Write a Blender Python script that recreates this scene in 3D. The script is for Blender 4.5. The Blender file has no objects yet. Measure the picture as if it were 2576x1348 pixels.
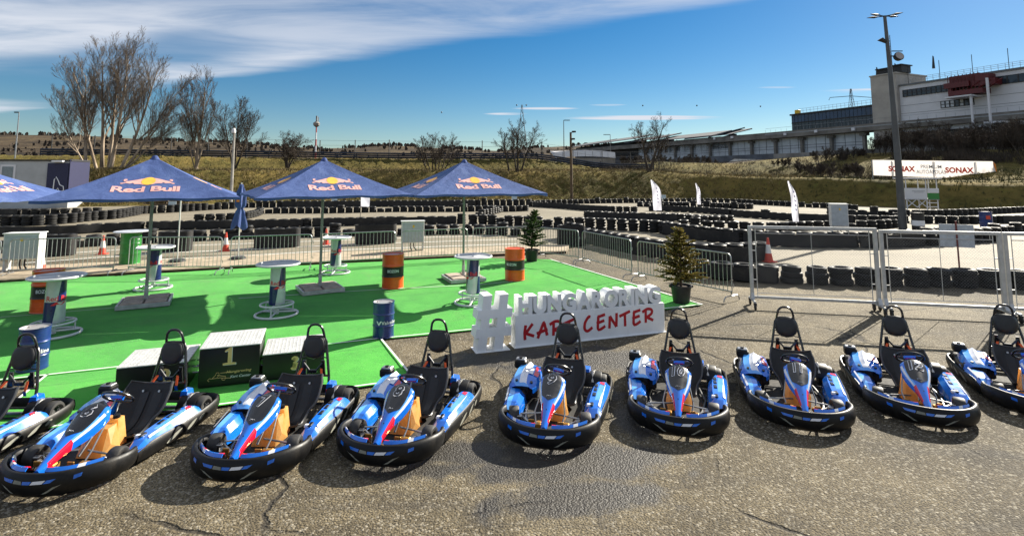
import bpy, bmesh, math, random
import numpy as np
from math import sin, cos, pi, radians, sqrt, atan2, hypot
from mathutils import Vector, Matrix, noise
random.seed(11)
S = bpy.context.scene
C = S.collection

# ---------------------------------------------------------------- camera, sky, sun, exposure
cam_data = bpy.data.cameras.new('camera')
cam_data.sensor_width = 36.0
cam_data.lens = 36.0 * 1345.8 / 2576
cam_data.shift_y = -(674 - 310.2) / 2576
cam_data.clip_start = 0.1
cam_data.clip_end = 6000
cam = bpy.data.objects.new('camera', cam_data)
C.objects.link(cam)
cam.location = (0, 0, 3.03)
cam.rotation_euler = (pi/2 + 0.0985, 0, 0)
S.camera = cam

SUN_AZ, SUN_EL = radians(42.0), radians(29.0)      # azimuth counted from +X towards +Y
W = bpy.data.worlds.new('World')
S.world = W
W.use_nodes = True
_wn, _wl = W.node_tree.nodes, W.node_tree.links
_wn.clear()
w_out = _wn.new('ShaderNodeOutputWorld')
w_bg = _wn.new('ShaderNodeBackground')
w_bg.inputs['Strength'].default_value = 0.054
_wl.new(w_bg.outputs[0], w_out.inputs[0])
w_sky = _wn.new('ShaderNodeTexSky')
w_sky.sky_type = 'NISHITA'
w_sky.sun_disc = False
w_sky.sun_elevation = SUN_EL
w_sky.sun_rotation = pi/2 - SUN_AZ
w_sky.altitude = 200
w_sky.air_density = 1.0
w_sky.dust_density = 0.15
w_sky.ozone_density = 3.0

def wmath(op, a, b=None, c=None, clamp=False):
    n = _wn.new('ShaderNodeMath'); n.operation = op; n.use_clamp = clamp
    for i, v in enumerate((a, b, c)):
        if v is None: continue
        if isinstance(v, (int, float)): n.inputs[i].default_value = v
        else: _wl.new(v, n.inputs[i])
    return n.outputs[0]
def wsmooth(v, a, b):
    n = _wn.new('ShaderNodeMapRange'); n.interpolation_type = 'SMOOTHSTEP'
    _wl.new(v, n.inputs['Value'])
    n.inputs['From Min'].default_value = a; n.inputs['From Max'].default_value = b
    return n.outputs[0]
w_tc = _wn.new('ShaderNodeTexCoord')
w_sep = _wn.new('ShaderNodeSeparateXYZ')
_wl.new(w_tc.outputs['Generated'], w_sep.inputs[0])
w_z = wmath('MAXIMUM', w_sep.outputs[2], 0.02)
w_px = wmath('DIVIDE', w_sep.outputs[0], w_z)
w_py = wmath('DIVIDE', w_sep.outputs[1], w_z)
w_cmb = _wn.new('ShaderNodeCombineXYZ')
_wl.new(w_px, w_cmb.inputs[0]); _wl.new(w_py, w_cmb.inputs[1])
def wnoise(scale, detail, rough, rot=0.0, stretch=1.0, dist=0.0, off=(0, 0, 0)):
    m = _wn.new('ShaderNodeMapping')
    m.inputs['Rotation'].default_value = (0, 0, rot)
    m.inputs['Location'].default_value = off
    m.inputs['Scale'].default_value = (1/stretch, 1, 1)
    _wl.new(w_cmb.outputs[0], m.inputs[0])
    n = _wn.new('ShaderNodeTexNoise'); n.noise_dimensions = '2D'
    n.inputs['Scale'].default_value = scale; n.inputs['Detail'].default_value = detail
    n.inputs['Roughness'].default_value = rough; n.inputs['Distortion'].default_value = dist
    _wl.new(m.outputs[0], n.inputs['Vector'])
    return n.outputs[0]
# a high cloud deck over the left of the sky: q is the distance across its straight front edge
w_q = wmath('MULTIPLY_ADD', w_px, 0.58, w_py)
w_n1 = wnoise(0.55, 6, 0.55, rot=0.53, stretch=2.2, dist=0.25)
w_n2 = wnoise(0.25, 3, 0.5, rot=0.5, stretch=1.6, off=(3.1, 1.7, 0))
w_edge = wmath('MULTIPLY_ADD', w_n1, 1.1, w_q)                    # wavy edge
w_deck = wmath('SUBTRACT', 1.0, wsmooth(w_edge, 3.95, 4.42))
# left of the frame the deck thins out into long blue gaps
w_left = wsmooth(w_px, -5.2, -1.6)
w_gap = wsmooth(w_n2, 0.36, 0.62)
w_thin = wmath('MULTIPLY_ADD', w_left, 0.75, w_gap, clamp=True)
w_tex = wsmooth(wmath('MULTIPLY_ADD', wnoise(1.9, 6, 0.62, rot=0.53, stretch=2.6, dist=0.4), 0.45, wmath('MULTIPLY', w_n1, 0.55)), 0.28, 0.66)
w_q2 = wmath('MULTIPLY_ADD', w_px, 0.49, w_py)
w_q2 = wmath('MULTIPLY_ADD', w_n1, 0.5, w_q2)
w_fade = wmath('SUBTRACT', 1.0, wsmooth(w_px, -2.6, -1.3))
w_band = wmath('MULTIPLY', wmath('MULTIPLY', wsmooth(w_q2, 2.55, 2.95), wmath('SUBTRACT', 1.0, wsmooth(w_q2, 3.3, 3.9))), w_fade)
w_thin = wmath('MULTIPLY', w_thin, wmath('SUBTRACT', 1.0, wmath('MULTIPLY', w_band, 0.72)))
w_dens = wmath('MULTIPLY', wmath('MULTIPLY', w_deck, w_thin), wmath('MULTIPLY_ADD', w_tex, 0.72, 0.22))
# small streaks low in the sky
w_n3 = wnoise(0.9, 5, 0.6, rot=0.0, stretch=3.5, dist=0.2, off=(7.3, 2.2, 0))
def streak(cx, cy, rx, ry, amt):
    a = wmath('DIVIDE', wmath('SUBTRACT', w_px, cx), rx)
    b = wmath('DIVIDE', wmath('SUBTRACT', w_py, cy), ry)
    d = wmath('ADD', wmath('MULTIPLY', a, a), wmath('MULTIPLY', b, b))
    m = wmath('SUBTRACT', 1.0, wsmooth(d, 0.1, 1.0))
    return wmath('MULTIPLY', wmath('MULTIPLY', m, wsmooth(w_n3, 0.34, 0.56)), amt)
w_str = streak(2.3, 9.2, 1.5, 0.45, 1.6)
for s_ in ((4.35, 6.25, 0.75, 0.22, 1.7), (0.5, 7.9, 0.55, 0.18, 1.0), (-0.1, 8.6, 0.4, 0.2, 1.0), (1.35, 7.5, 0.3, 0.12, 0.6), (3.0, 6.0, 0.25, 0.08, 0.5)):
    w_str = wmath('ADD', w_str, streak(*s_))
w_cloud = wmath('ADD', w_dens, w_str, clamp=True)
w_hsv = _wn.new('ShaderNodeHueSaturation')
w_hsv.inputs['Saturation'].default_value = 1.42
w_hsv.inputs['Value'].default_value = 0.66
_wl.new(w_sky.outputs[0], w_hsv.inputs['Color'])
w_mix = _wn.new('ShaderNodeMixRGB')
_wl.new(w_cloud, w_mix.inputs['Fac'])
_wl.new(w_hsv.outputs[0], w_mix.inputs['Color1'])
w_mix.inputs['Color2'].default_value = (5.2, 5.5, 6.1, 1)
_wl.new(w_mix.outputs[0], w_bg.inputs['Color'])

sun_data = bpy.data.lights.new('sun', 'SUN')
sun_data.energy = 5.0
sun_data.angle = radians(0.5)
sun_data.color = (1.0, 0.93, 0.80)
sun = bpy.data.objects.new('sun', sun_data)
C.objects.link(sun)
sun.rotation_euler = (pi/2 - SUN_EL, 0, SUN_AZ + pi/2)
sun.location = (60, 55, 60)

S.view_settings.view_transform = 'Standard'
S.view_settings.look = 'None'
S.view_settings.gamma = 1.0
S.view_settings.exposure = 1.4
S.view_settings.use_curve_mapping = False
S.render.engine = 'CYCLES'
S.cycles.use_denoising = True
S.cycles.max_bounces = 6
S.cycles.diffuse_bounces = 2
S.cycles.glossy_bounces = 3
S.cycles.transparent_max_bounces = 6
S.cycles.caustics_reflective = False
S.cycles.caustics_refractive = False

# ---------------------------------------------------------------- materials
def lin(h):
    h = h.lstrip('#'); o = []
    for i in (0, 2, 4):
        v = int(h[i:i+2], 16)/255
        o.append(v/12.92 if v <= 0.04045 else ((v+0.055)/1.055)**2.4)
    return tuple(o)
class NT:
    def __init__(self, name):
        self.m = bpy.data.materials.new(name); self.m.use_nodes = True
        self.t = self.m.node_tree; self.b = self.t.nodes['Principled BSDF']
        self.tc = self.t.nodes.new('ShaderNodeTexCoord')
    def n(self, kind, **kw):
        x = self.t.nodes.new(kind)
        for k, v in kw.items(): setattr(x, k, v)
        return x
    def l(self, a, b): self.t.links.new(a, b)
    def noise(self, scale, detail=4, rough=.55, dist=0, vec=None, stretch=None):
        x = self.n('ShaderNodeTexNoise')
        x.inputs['Scale'].default_value = scale; x.inputs['Detail'].default_value = detail
        x.inputs['Roughness'].default_value = rough; x.inputs['Distortion'].default_value = dist
        v = vec or self.tc.outputs['Object']
        if stretch:
            mp = self.n('ShaderNodeMapping'); mp.inputs['Scale'].default_value = stretch
            self.l(v, mp.inputs[0]); v = mp.outputs[0]
        self.l(v, x.inputs['Vector'])
        return x.outputs[0]
    def ramp(self, fac, stops, interp='LINEAR'):
        x = self.n('ShaderNodeValToRGB'); x.color_ramp.interpolation = interp
        e = x.color_ramp.elements
        while len(e) < len(stops): e.new(.5)
        for el, (p, c) in zip(e, stops):
            el.position = p; el.color = (*c, 1) if len(c) == 3 else c
        self.l(fac, x.inputs[0]); return x.outputs[0]
    def mix(self, fac, a, b, mode='MIX'):
        x = self.n('ShaderNodeMixRGB', blend_type=mode)
        for i, v in enumerate((fac, a, b)):
            if isinstance(v, (int, float)): x.inputs[i].default_value = v
            elif isinstance(v, tuple): x.inputs[i].default_value = (*v, 1)[:4]
            else: self.l(v, x.inputs[i])
        return x.outputs[0]
    def math(self, op, a, b=None, clamp=False):
        x = self.n('ShaderNodeMath', operation=op, use_clamp=clamp)
        for i, v in enumerate((a, b)):
            if v is None: continue
            if isinstance(v, (int, float)): x.inputs[i].default_value = v
            else: self.l(v, x.inputs[i])
        return x.outputs[0]
    def smooth(self, v, a, b):
        x = self.n('ShaderNodeMapRange', interpolation_type='SMOOTHSTEP')
        self.l(v, x.inputs['Value']); x.inputs['From Min'].default_value = a; x.inputs['From Max'].default_value = b
        return x.outputs[0]
    def bump(self, h, strength=.3, dist=.01, prev=None):
        x = self.n('ShaderNodeBump'); x.inputs['Strength'].default_value = strength; x.inputs['Distance'].default_value = dist
        self.l(h, x.inputs['Height'])
        if prev is not None: self.l(prev, x.inputs['Normal'])
        return x.outputs[0]
    def set(self, col=None, rough=None, metal=None, normal=None, coat=None, spec=None):
        for key, v in (('Base Color', col), ('Roughness', rough), ('Metallic', metal), ('Coat Weight', coat), ('Specular IOR Level', spec), ('Normal', normal)):
            if v is None: continue
            if isinstance(v, (int, float)): self.b.inputs[key].default_value = v
            elif isinstance(v, tuple): self.b.inputs[key].default_value = (*v, 1)
            else: self.l(v, self.b.inputs[key])
        return self.m
def mat(name, col, rough=.5, metal=0.0, var=.12, scale=6, bump=0.0, bscale=60, coat=0.0, spec=None, dirt=0.0):
    """plain paint / plastic / metal: base colour with mild uneven wear, roughness variation and fine relief"""
    if isinstance(col, str): col = lin(col)
    t = NT(name)
    n = t.noise(scale, 5, .6)
    lo = tuple(max(0, c*(1-var*1.6)) for c in col); hi = tuple(min(1, c*(1+var)) for c in col)
    c = t.ramp(n, [(.3, lo), (.7, hi)])
    if dirt:
        d = t.noise(scale*.6, 6, .7, 1.0)
        c = t.mix(t.math('MULTIPLY', t.smooth(d, .48, .75), dirt), c, (.12, .10, .075))
    r = t.math('ADD', t.math('MULTIPLY', t.noise(scale*2.3, 4), .25), max(0.02, rough-.12))
    t.set(c, r, metal, None, coat, spec)
    if bump: t.set(normal=t.bump(t.noise(bscale, 3), bump, .004))
    return t.m

# ---------------------------------------------------------------- mesh building
class MB:
    def __init__(self): self.v, self.f, self.m = [], [], []
    def add(self, vs, fs, mi=0, X=None):
        o = len(self.v)
        self.v += [tuple(X @ Vector(p)) for p in vs] if X is not None else [tuple(p) for p in vs]
        self.f += [tuple(i+o for i in f) for f in fs]
        self.m += [mi]*len(fs) if isinstance(mi, int) else list(mi)
        return self
    def box(self, c, s, rz=0, mi=0, ch=0.0, X=None):
        hx, hy, hz = s[0]/2, s[1]/2, s[2]/2
        if ch <= 0:
            vs = [(x, y, z) for z in (-hz, hz) for x, y in ((-hx, -hy), (hx, -hy), (hx, hy), (-hx, hy))]
            fs = [(3, 2, 1, 0), (4, 5, 6, 7), (0, 1, 5, 4), (1, 2, 6, 5), (2, 3, 7, 6), (3, 0, 4, 7)]
        else:
            ch = min(ch, hx*.9, hy*.9, hz*.9)
            ring = lambda ex, ey, cc, z: [(-ex+cc, -ey, z), (ex-cc, -ey, z), (ex, -ey+cc, z), (ex, ey-cc, z), (ex-cc, ey, z), (-ex+cc, ey, z), (-ex, ey-cc, z), (-ex, -ey+cc, z)]
            vs = ring(hx-ch, hy-ch, ch*.5, -hz) + ring(hx, hy, ch, -hz+ch) + ring(hx, hy, ch, hz-ch) + ring(hx-ch, hy-ch, ch*.5, hz)
            fs = [tuple(range(7, -1, -1)), tuple(range(24, 32))]
            for k in range(3):
                for i in range(8):
                    j = (i+1) % 8; fs.append((k*8+i, k*8+j, k*8+8+j, k*8+8+i))
        M = Matrix.Translation(Vector(c)) @ Matrix.Rotation(rz, 4, 'Z')
        return self.add(vs, fs, mi, X @ M if X is not None else M)
    def tube(self, pts, r, n=6, closed=False, cap=True, mi=0, X=None):
        P = [Vector(p) for p in pts]; L = len(P); rr = r if isinstance(r, (list, tuple)) else [r]*L
        up = None; vs = []
        for i in range(L):
            a = P[(i-1) % L] if (closed or i > 0) else P[i]
            b = P[(i+1) % L] if (closed or i < L-1) else P[i]
            t = (b-a); t = t.normalized() if t.length > 1e-9 else Vector((0, 0, 1))
            if up is None:
                up = Vector((0, 0, 1)) if abs(t.z) < .9 else Vector((1, 0, 0))
            s = t.cross(up)
            if s.length < 1e-4: s = t.cross(Vector((1, .3, .2)))
            s.normalize(); up = s.cross(t).normalized()
            for k in range(n):
                th = 2*pi*k/n
                vs.append(P[i] + (s*cos(th) + up*sin(th))*rr[i])
        fs = []
        for i in range(L if closed else L-1):
            j = (i+1) % L
            for k in range(n):
                q = (k+1) % n; fs.append((i*n+k, i*n+q, j*n+q, j*n+k))
        if cap and not closed:
            fs.append(tuple(range(n-1, -1, -1))); fs.append(tuple((L-1)*n+k for k in range(n)))
        return self.add(vs, fs, mi, X)
    def lathe(self, prof, n=24, mi=0, X=None, arc=2*pi, a0=0.0, cap=False):
        full = abs(arc-2*pi) < 1e-6; cols = n if full else n+1; vs = []
        for k in range(cols):
            th = a0 + arc*k/n
            vs += [(r*cos(th), r*sin(th), z) for r, z in prof]
        m = len(prof); fs = []; ms = []
        for k in range(n):
            q = (k+1) % cols
            for i in range(m-1):
                fs.append((k*m+i, q*m+i, q*m+i+1, k*m+i+1)); ms.append(mi if isinstance(mi, int) else mi[i])
        return self.add(vs, fs, ms, X)
    def grid(self, rows, mi=0, X=None, closed=False, flip=False):
        m = len(rows[0]); vs = [p for r in rows for p in r]; fs = []; ms = []
        for i in range(len(rows)-1):
            for j in range(m if closed else m-1):
                q = (j+1) % m; f = (i*m+j, i*m+q, (i+1)*m+q, (i+1)*m+j)
                fs.append(f[::-1] if flip else f); ms.append(mi(i, j) if callable(mi) else mi)
        return self.add(vs, fs, ms, X)
    def shell(self, rows, th, mi=0, X=None):
        """open sheet of points given a thickness along its normals"""
        R = [[Vector(p) for p in r] for r in rows]; a, b = len(R), len(R[0]); N = []
        for i in range(a):
            for j in range(b):
                du = R[min(i+1, a-1)][j]-R[max(i-1, 0)][j]; dv = R[i][min(j+1, b-1)]-R[i][max(j-1, 0)]
                nn = du.cross(dv); N.append(nn.normalized() if nn.length > 1e-9 else Vector((0, 0, 1)))
        vs = [R[i][j] for i in range(a) for j in range(b)] + [R[i][j]-N[i*b+j]*th for i in range(a) for j in range(b)]
        o = a*b; fs = []; ms = []
        g = (lambda i, j: mi(i, j)) if callable(mi) else (lambda i, j: mi)
        for i in range(a-1):
            for j in range(b-1):
                f = (i*b+j, (i+1)*b+j, (i+1)*b+j+1, i*b+j+1)
                fs.append(f); ms.append(g(i, j)); fs.append(tuple(o+x for x in f[::-1])); ms.append(g(i, j))
        for j in range(b-1):
            fs.append((j, j+1, o+j+1, o+j)); ms.append(g(0, j)); e = (a-1)*b
            fs.append((e+j+1, e+j, o+e+j, o+e+j+1)); ms.append(g(a-2, j))
        for i in range(a-1):
            fs.append(((i+1)*b, i*b, o+i*b, o+(i+1)*b)); ms.append(g(i, 0)); e = b-1
            fs.append((i*b+e, (i+1)*b+e, o+(i+1)*b+e, o+i*b+e)); ms.append(g(i, b-2))
        return self.add(vs, fs, ms, X)
    def prism(self, poly, z0, z1, mi=0, X=None, mi_side=None):
        n = len(poly)
        ar = sum(poly[i][0]*poly[(i+1) % n][1]-poly[(i+1) % n][0]*poly[i][1] for i in range(n))
        if ar < 0: poly = poly[::-1]
        vs = [(x, y, z0) for x, y in poly] + [(x, y, z1) for x, y in poly]
        fs = [tuple(range(n-1, -1, -1)), tuple(range(n, 2*n))] + [(i, (i+1) % n, n+(i+1) % n, n+i) for i in range(n)]
        return self.add(vs, fs, [mi, mi]+[mi if mi_side is None else mi_side]*n, X)
    def hull(self, pts, mi=0, X=None):
        bm = bmesh.new()
        for p in pts: bm.verts.new(p)
        bmesh.ops.convex_hull(bm, input=bm.verts)
        for v in [v for v in bm.verts if not v.link_faces]: bm.verts.remove(v)
        bmesh.ops.dissolve_limit(bm, angle_limit=radians(2), verts=bm.verts, edges=bm.edges)
        bmesh.ops.recalc_face_normals(bm, faces=bm.faces)
        bm.verts.index_update()
        self.add([v.co[:] for v in bm.verts], [tuple(v.index for v in f.verts) for f in bm.faces], mi, X)
        bm.free(); return self
    def mesh(self, name, mats, smooth=35):
        me = bpy.data.meshes.new(name)
        me.from_pydata(self.v, [], self.f)
        for m in (mats if isinstance(mats, (list, tuple)) else [mats]): me.materials.append(m)
        if any(self.m): me.polygons.foreach_set('material_index', self.m)
        if smooth:
            me.polygons.foreach_set('use_smooth', [True]*len(me.polygons))
            me.set_sharp_from_angle(angle=radians(smooth))
        me.update(); return me
    def build(self, name, mats, parent=None, smooth=35, loc=None, rz=None):
        return obj(name, self.mesh(name, mats, smooth), parent, loc, rz)
def obj(name, me, parent=None, loc=None, rz=None):
    o = bpy.data.objects.new(name, me); C.objects.link(o)
    if parent is not None: o.parent = parent
    if loc is not None: o.location = loc
    if rz is not None: o.rotation_euler = (0, 0, rz)
    return o
def tag(o, label=None, cat=None, group=None, kind=None):
    if label: o['label'] = label
    if cat: o['category'] = cat
    if group: o['group'] = group
    if kind: o['kind'] = kind
    return o
def thing(name, label, cat, loc=(0, 0, 0), rz=0.0, group=None):
    o = obj(name, None, None, loc, rz); o.empty_display_size = .1
    return tag(o, label, cat, group)
def dup(root, loc=None, rz=None, label=None, skip=()):
    """copy of a thing with copies of its parts and sub-parts (mesh data shared)"""
    def cp(o, par):
        c = o.copy(); C.objects.link(c); c.parent = par
        for ch in o.children:
            if ch.name.split('.')[0] not in skip: cp(ch, c)
        return c
    r = cp(root, None)
    if loc is not None: r.location = loc
    if rz is not None: r.rotation_euler = (0, 0, rz)
    if label: r['label'] = label
    return r
def structure(o): o['kind'] = 'structure'; return o
def stuff(o): o['kind'] = 'stuff'; return o
def frame(o, x, y):
    """matrix from origin, local x and y axes"""
    x = Vector(x).normalized(); y = Vector(y); y = (y - x*y.dot(x)).normalized(); z = x.cross(y)
    return Matrix(((x.x, y.x, z.x, o[0]), (x.y, y.y, z.y, o[1]), (x.z, y.z, z.z, o[2]), (0, 0, 0, 1)))
def text(body, w, h, bold=0.0, res=3, shear=0.0, keep=False, spacing=1.0):
    """flat lettering fitted to a w x h box centred on the origin -> (verts2d, faces)"""
    cu = bpy.data.curves.new('lettering', 'FONT'); cu.body = body; cu.resolution_u = res
    cu.offset = bold; cu.shear = shear; cu.space_character = spacing
    o = bpy.data.objects.new('lettering', cu); C.objects.link(o)
    dg = bpy.context.evaluated_depsgraph_get()
    me = bpy.data.meshes.new_from_object(o.evaluated_get(dg))
    vs = [v.co[:2] for v in me.vertices]; fs = [tuple(p.vertices) for p in me.polygons]
    bpy.data.objects.remove(o); bpy.data.curves.remove(cu); bpy.data.meshes.remove(me)
    x0, x1 = min(v[0] for v in vs), max(v[0] for v in vs); y0, y1 = min(v[1] for v in vs), max(v[1] for v in vs)
    sx = w/(x1-x0); sy = h/(y1-y0) if h else sx
    if w and keep: sx = sy
    return [((x-(x0+x1)/2)*sx, (y-(y0+y1)/2)*sy) for x, y in vs], fs
def islands(n, fs):
    p = list(range(n))
    def f(a):
        while p[a] != a: p[a] = p[p[a]]; a = p[a]
        return a
    for t in fs:
        for q in t[1:]: p[f(q)] = f(t[0])
    return [f(i) for i in range(n)]
def wrap(vs, fs, r, a0, z0, bulge=0.0015):
    """lettering laid round a drum of radius r, each letter flat on its own tangent"""
    isl = islands(len(vs), fs); box = {}
    for (x, y), k in zip(vs, isl):
        a, b = box.get(k, (9, -9)); box[k] = (min(a, x), max(b, x))
    out = []
    for (x, y), k in zip(vs, isl):
        c = sum(box[k])/2; th = a0 + c/r; d = x-c
        out.append(((r+bulge)*cos(th)-d*sin(th), (r+bulge)*sin(th)+d*cos(th), z0+y))
    return out

# ---------------------------------------------------------------- ground materials
def asphalt_material():
    t = NT('asphalt')
    big = t.noise(.22, 4, .6, .5)
    mid = t.noise(1.7, 5, .65, .3)
    fine = t.noise(55, 3, .7)
    vor = t.n('ShaderNodeTexVoronoi'); vor.inputs['Scale'].default_value = 46; t.l(t.tc.outputs['Object'], vor.inputs['Vector'])
    c = t.ramp(t.math('ADD', t.math('MULTIPLY', big, .6), t.math('MULTIPLY', mid, .4)), [(.36, (.056, .045, .028)), (.5, (.150, .120, .070)), (.66, (.30, .245, .150))])
    c = t.mix(t.smooth(fine, .40, .60), t.mix(.86, c, (.022, .019, .015)), c)
    c = t.mix(t.math('MULTIPLY', t.smooth(vor.outputs['Color'], .62, .95), .55), c, (.42, .38, .30))
    # damp patches (they dried unevenly): darker and smoother
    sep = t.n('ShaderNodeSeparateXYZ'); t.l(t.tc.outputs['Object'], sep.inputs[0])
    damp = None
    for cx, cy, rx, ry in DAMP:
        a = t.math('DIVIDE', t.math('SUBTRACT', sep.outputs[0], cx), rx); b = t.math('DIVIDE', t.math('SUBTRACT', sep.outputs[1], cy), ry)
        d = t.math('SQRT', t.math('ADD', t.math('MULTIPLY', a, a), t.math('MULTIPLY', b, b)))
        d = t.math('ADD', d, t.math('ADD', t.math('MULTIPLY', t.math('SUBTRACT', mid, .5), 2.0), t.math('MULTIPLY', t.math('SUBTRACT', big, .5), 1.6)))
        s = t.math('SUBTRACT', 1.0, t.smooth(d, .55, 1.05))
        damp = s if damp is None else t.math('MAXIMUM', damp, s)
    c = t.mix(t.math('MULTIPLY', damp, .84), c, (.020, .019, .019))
    # cracks
    warp = t.n('ShaderNodeMixRGB'); warp.inputs[0].default_value = .34
    nz = t.n('ShaderNodeTexNoise'); nz.inputs['Scale'].default_value = 1.1; nz.inputs['Detail'].default_value = 6; t.l(t.tc.outputs['Object'], nz.inputs['Vector'])
    t.l(t.tc.outputs['Object'], warp.inputs[1]); t.l(nz.outputs[1], warp.inputs[2])
    cr = t.n('ShaderNodeTexVoronoi', feature='DISTANCE_TO_EDGE'); cr.inputs['Scale'].default_value = .48; t.l(warp.outputs[0], cr.inputs['Vector'])
    crack = t.math('MULTIPLY', t.math('SUBTRACT', 1.0, t.smooth(cr.outputs[0], .002, .0085)), t.smooth(t.noise(.45, 3), .46, .56))
    c = t.mix(t.math('MULTIPLY', crack, .8), c, (.02, .017, .014))
    h = t.math('SUBTRACT', t.math('ADD', t.math('MULTIPLY', fine, .6), t.math('MULTIPLY', vor.outputs['Distance'], -.5)), crack)
    # oil spots and faint tyre marks
    oil = t.smooth(t.noise(.9, 6, .72, .8), .60, .74)
    c = t.mix(t.math('MULTIPLY', oil, .55), c, (.035, .032, .028))
    mk = t.smooth(t.noise(.55, 3, .5, 1.5, stretch=(.25, 2.4, 1)), .57, .66)
    c = t.mix(t.math('MULTIPLY', mk, .35), c, (.05, .045, .038))
    nrm = t.bump(h, 1.0, .018)
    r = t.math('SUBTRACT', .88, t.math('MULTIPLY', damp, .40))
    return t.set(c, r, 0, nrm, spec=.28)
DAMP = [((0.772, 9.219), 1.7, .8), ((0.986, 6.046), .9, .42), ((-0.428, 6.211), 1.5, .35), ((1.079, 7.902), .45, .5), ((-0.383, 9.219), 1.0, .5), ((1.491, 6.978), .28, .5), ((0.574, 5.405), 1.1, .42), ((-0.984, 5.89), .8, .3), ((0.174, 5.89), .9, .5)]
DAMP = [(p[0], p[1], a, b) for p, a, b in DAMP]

def carpet_material():
    t = NT('green_carpet')
    n1 = t.noise(1.3, 5, .6, .4); n2 = t.noise(240, 2, .6); n3 = t.noise(6, 4, .7, stretch=(1, 3.5, 1))
    c = t.ramp(t.math('ADD', t.math('MULTIPLY', n1, .55), t.math('MULTIPLY', n3, .45)), [(.32, (.036, .27, .024)), (.52, (.058, .39, .034)), (.7, (.095, .46, .048))])
    c = t.mix(t.math('MULTIPLY', t.smooth(n2, .45, .75), .45), c, (.010, .12, .014))
    # two-metre rolls laid side by side: nap turned a little differently on each
    mp = t.n('ShaderNodeMapping'); mp.inputs['Rotation'].default_value = (0, 0, radians(-22)); t.l(t.tc.outputs['Object'], mp.inputs[0])
    sp = t.n('ShaderNodeSeparateXYZ'); t.l(mp.outputs[0], sp.inputs[0])
    wob = t.math('ADD', t.math('MULTIPLY', sp.outputs[1], .5), t.math('MULTIPLY', n1, .02))
    wn = t.n('ShaderNodeTexWhiteNoise', noise_dimensions='1D'); t.l(t.math('FLOOR', wob), wn.inputs['W'])
    c = t.mix(t.math('MULTIPLY', wn.outputs[0], .26), c, (.012, .125, .020))
    fr = t.math('ABSOLUTE', t.math('SUBTRACT', t.math('FRACT', wob), .5)); seam = t.smooth(fr, .493, .4985)
    c = t.mix(t.math('MULTIPLY', seam, .55), c, (.006, .05, .012))
    dust = t.smooth(t.noise(.8, 6, .7, .7), .52, .72); c = t.mix(t.math('MULTIPLY', dust, .22), c, (.16, .20, .09))
    h = t.math('ADD', t.math('MULTIPLY', n2, 1.0), t.math('MULTIPLY', n3, .8))
    t.b.inputs['Sheen Weight'].default_value = .12
    return t.set(c, .95, 0, t.bump(h, .6, .012), spec=.08)

def grass_material():
    t = NT('dry_grass')
    n1 = t.noise(.11, 5, .62, .6); n2 = t.noise(1.4, 5, .7, .8); n3 = t.noise(14, 3, .7)
    f = t.math('ADD', t.math('ADD', t.math('MULTIPLY', n1, .5), t.math('MULTIPLY', n2, .35)), t.math('MULTIPLY', n3, .15))
    c = t.ramp(f, [(.34, (.040, .034, .011)), (.45, (.090, .076, .022)), (.54, (.165, .125, .038)), (.66, (.28, .19, .056))])
    c = t.mix(t.math('MULTIPLY', t.smooth(n2, .52, .68), .5), c, (.085, .115, .022))
    return t.set(c, .95, 0, t.bump(t.math('ADD', n2, t.math('MULTIPLY', n3, .4)), .9, .35), spec=.1)

def hill_material():
    t = NT('winter_hillside')
    n1 = t.noise(.010, 6, .62, .9, stretch=(1, 1.6, 3)); n2 = t.noise(.06, 5, .7, .6); n3 = t.noise(.4, 3, .7)
    f = t.math('ADD', t.math('MULTIPLY', n1, .62), t.math('MULTIPLY', n2, .38))
    c = t.ramp(f, [(.36, (.018, .015, .011)), (.45, (.042, .031, .020)), (.54, (.078, .057, .034)), (.64, (.135, .105, .052))])
    c = t.mix(t.math('MULTIPLY', t.smooth(n3, .5, .7), .45), c, (.045, .034, .022))
    return t.set(c, .95, 0, t.bump(n2, .8, 3.0), spec=.1)

M_ASPH = asphalt_material(); M_CARPET = carpet_material(); M_GRASS = grass_material(); M_HILL = hill_material()
def track_material():
    t = NT('track_asphalt')
    big = t.noise(.12, 4, .6, .5); fine = t.noise(40, 3, .7); mid = t.noise(1.2, 4, .6, stretch=(.25, 1, 1))
    c = t.ramp(t.math('ADD', t.math('MULTIPLY', big, .5), t.math('MULTIPLY', mid, .5)), [(.35, (.165, .143, .104)), (.65, (.30, .262, .188))])
    c = t.mix(t.smooth(fine, .35, .6), t.mix(.55, c, (.05, .047, .04)), c)
    return t.set(c, .85, 0, t.bump(fine, .6, .01), spec=.3)
M_TRACK = track_material()
M_WHITE_LINE = mat('road_paint', (.66, .64, .58), .7, var=.15, scale=9, dirt=.4)
M_CONC = mat('kerb_concrete', (.36, .29, .20), .9, var=.25, scale=4, bump=.4, dirt=.3)
M_EARTH = mat('dark_soil', (.085, .055, .035), .95, var=.3, scale=6, bump=.5)
M_TAPE = mat('white_seam_tape', (.72, .72, .72), .6, var=.1, dirt=.25)

def sheet(name, pts, z, m):
    b = MB(); b.add([(x, y, z) for x, y in pts], [tuple(range(len(pts)))]); return b.build(name, m, smooth=0)
structure(sheet('ground', [(-2500, -600), (2500, -600), (2500, 3000), (-2500, 3000)], -.12, M_HILL))
structure(sheet('asphalt_yard', [(-140, -60), (140, -60), (140, 66), (29, 70), (-4, 67.5), (-18, 65.5), (-31, 62), (-60, 53), (-140, 50)], 0, M_ASPH))
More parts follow.
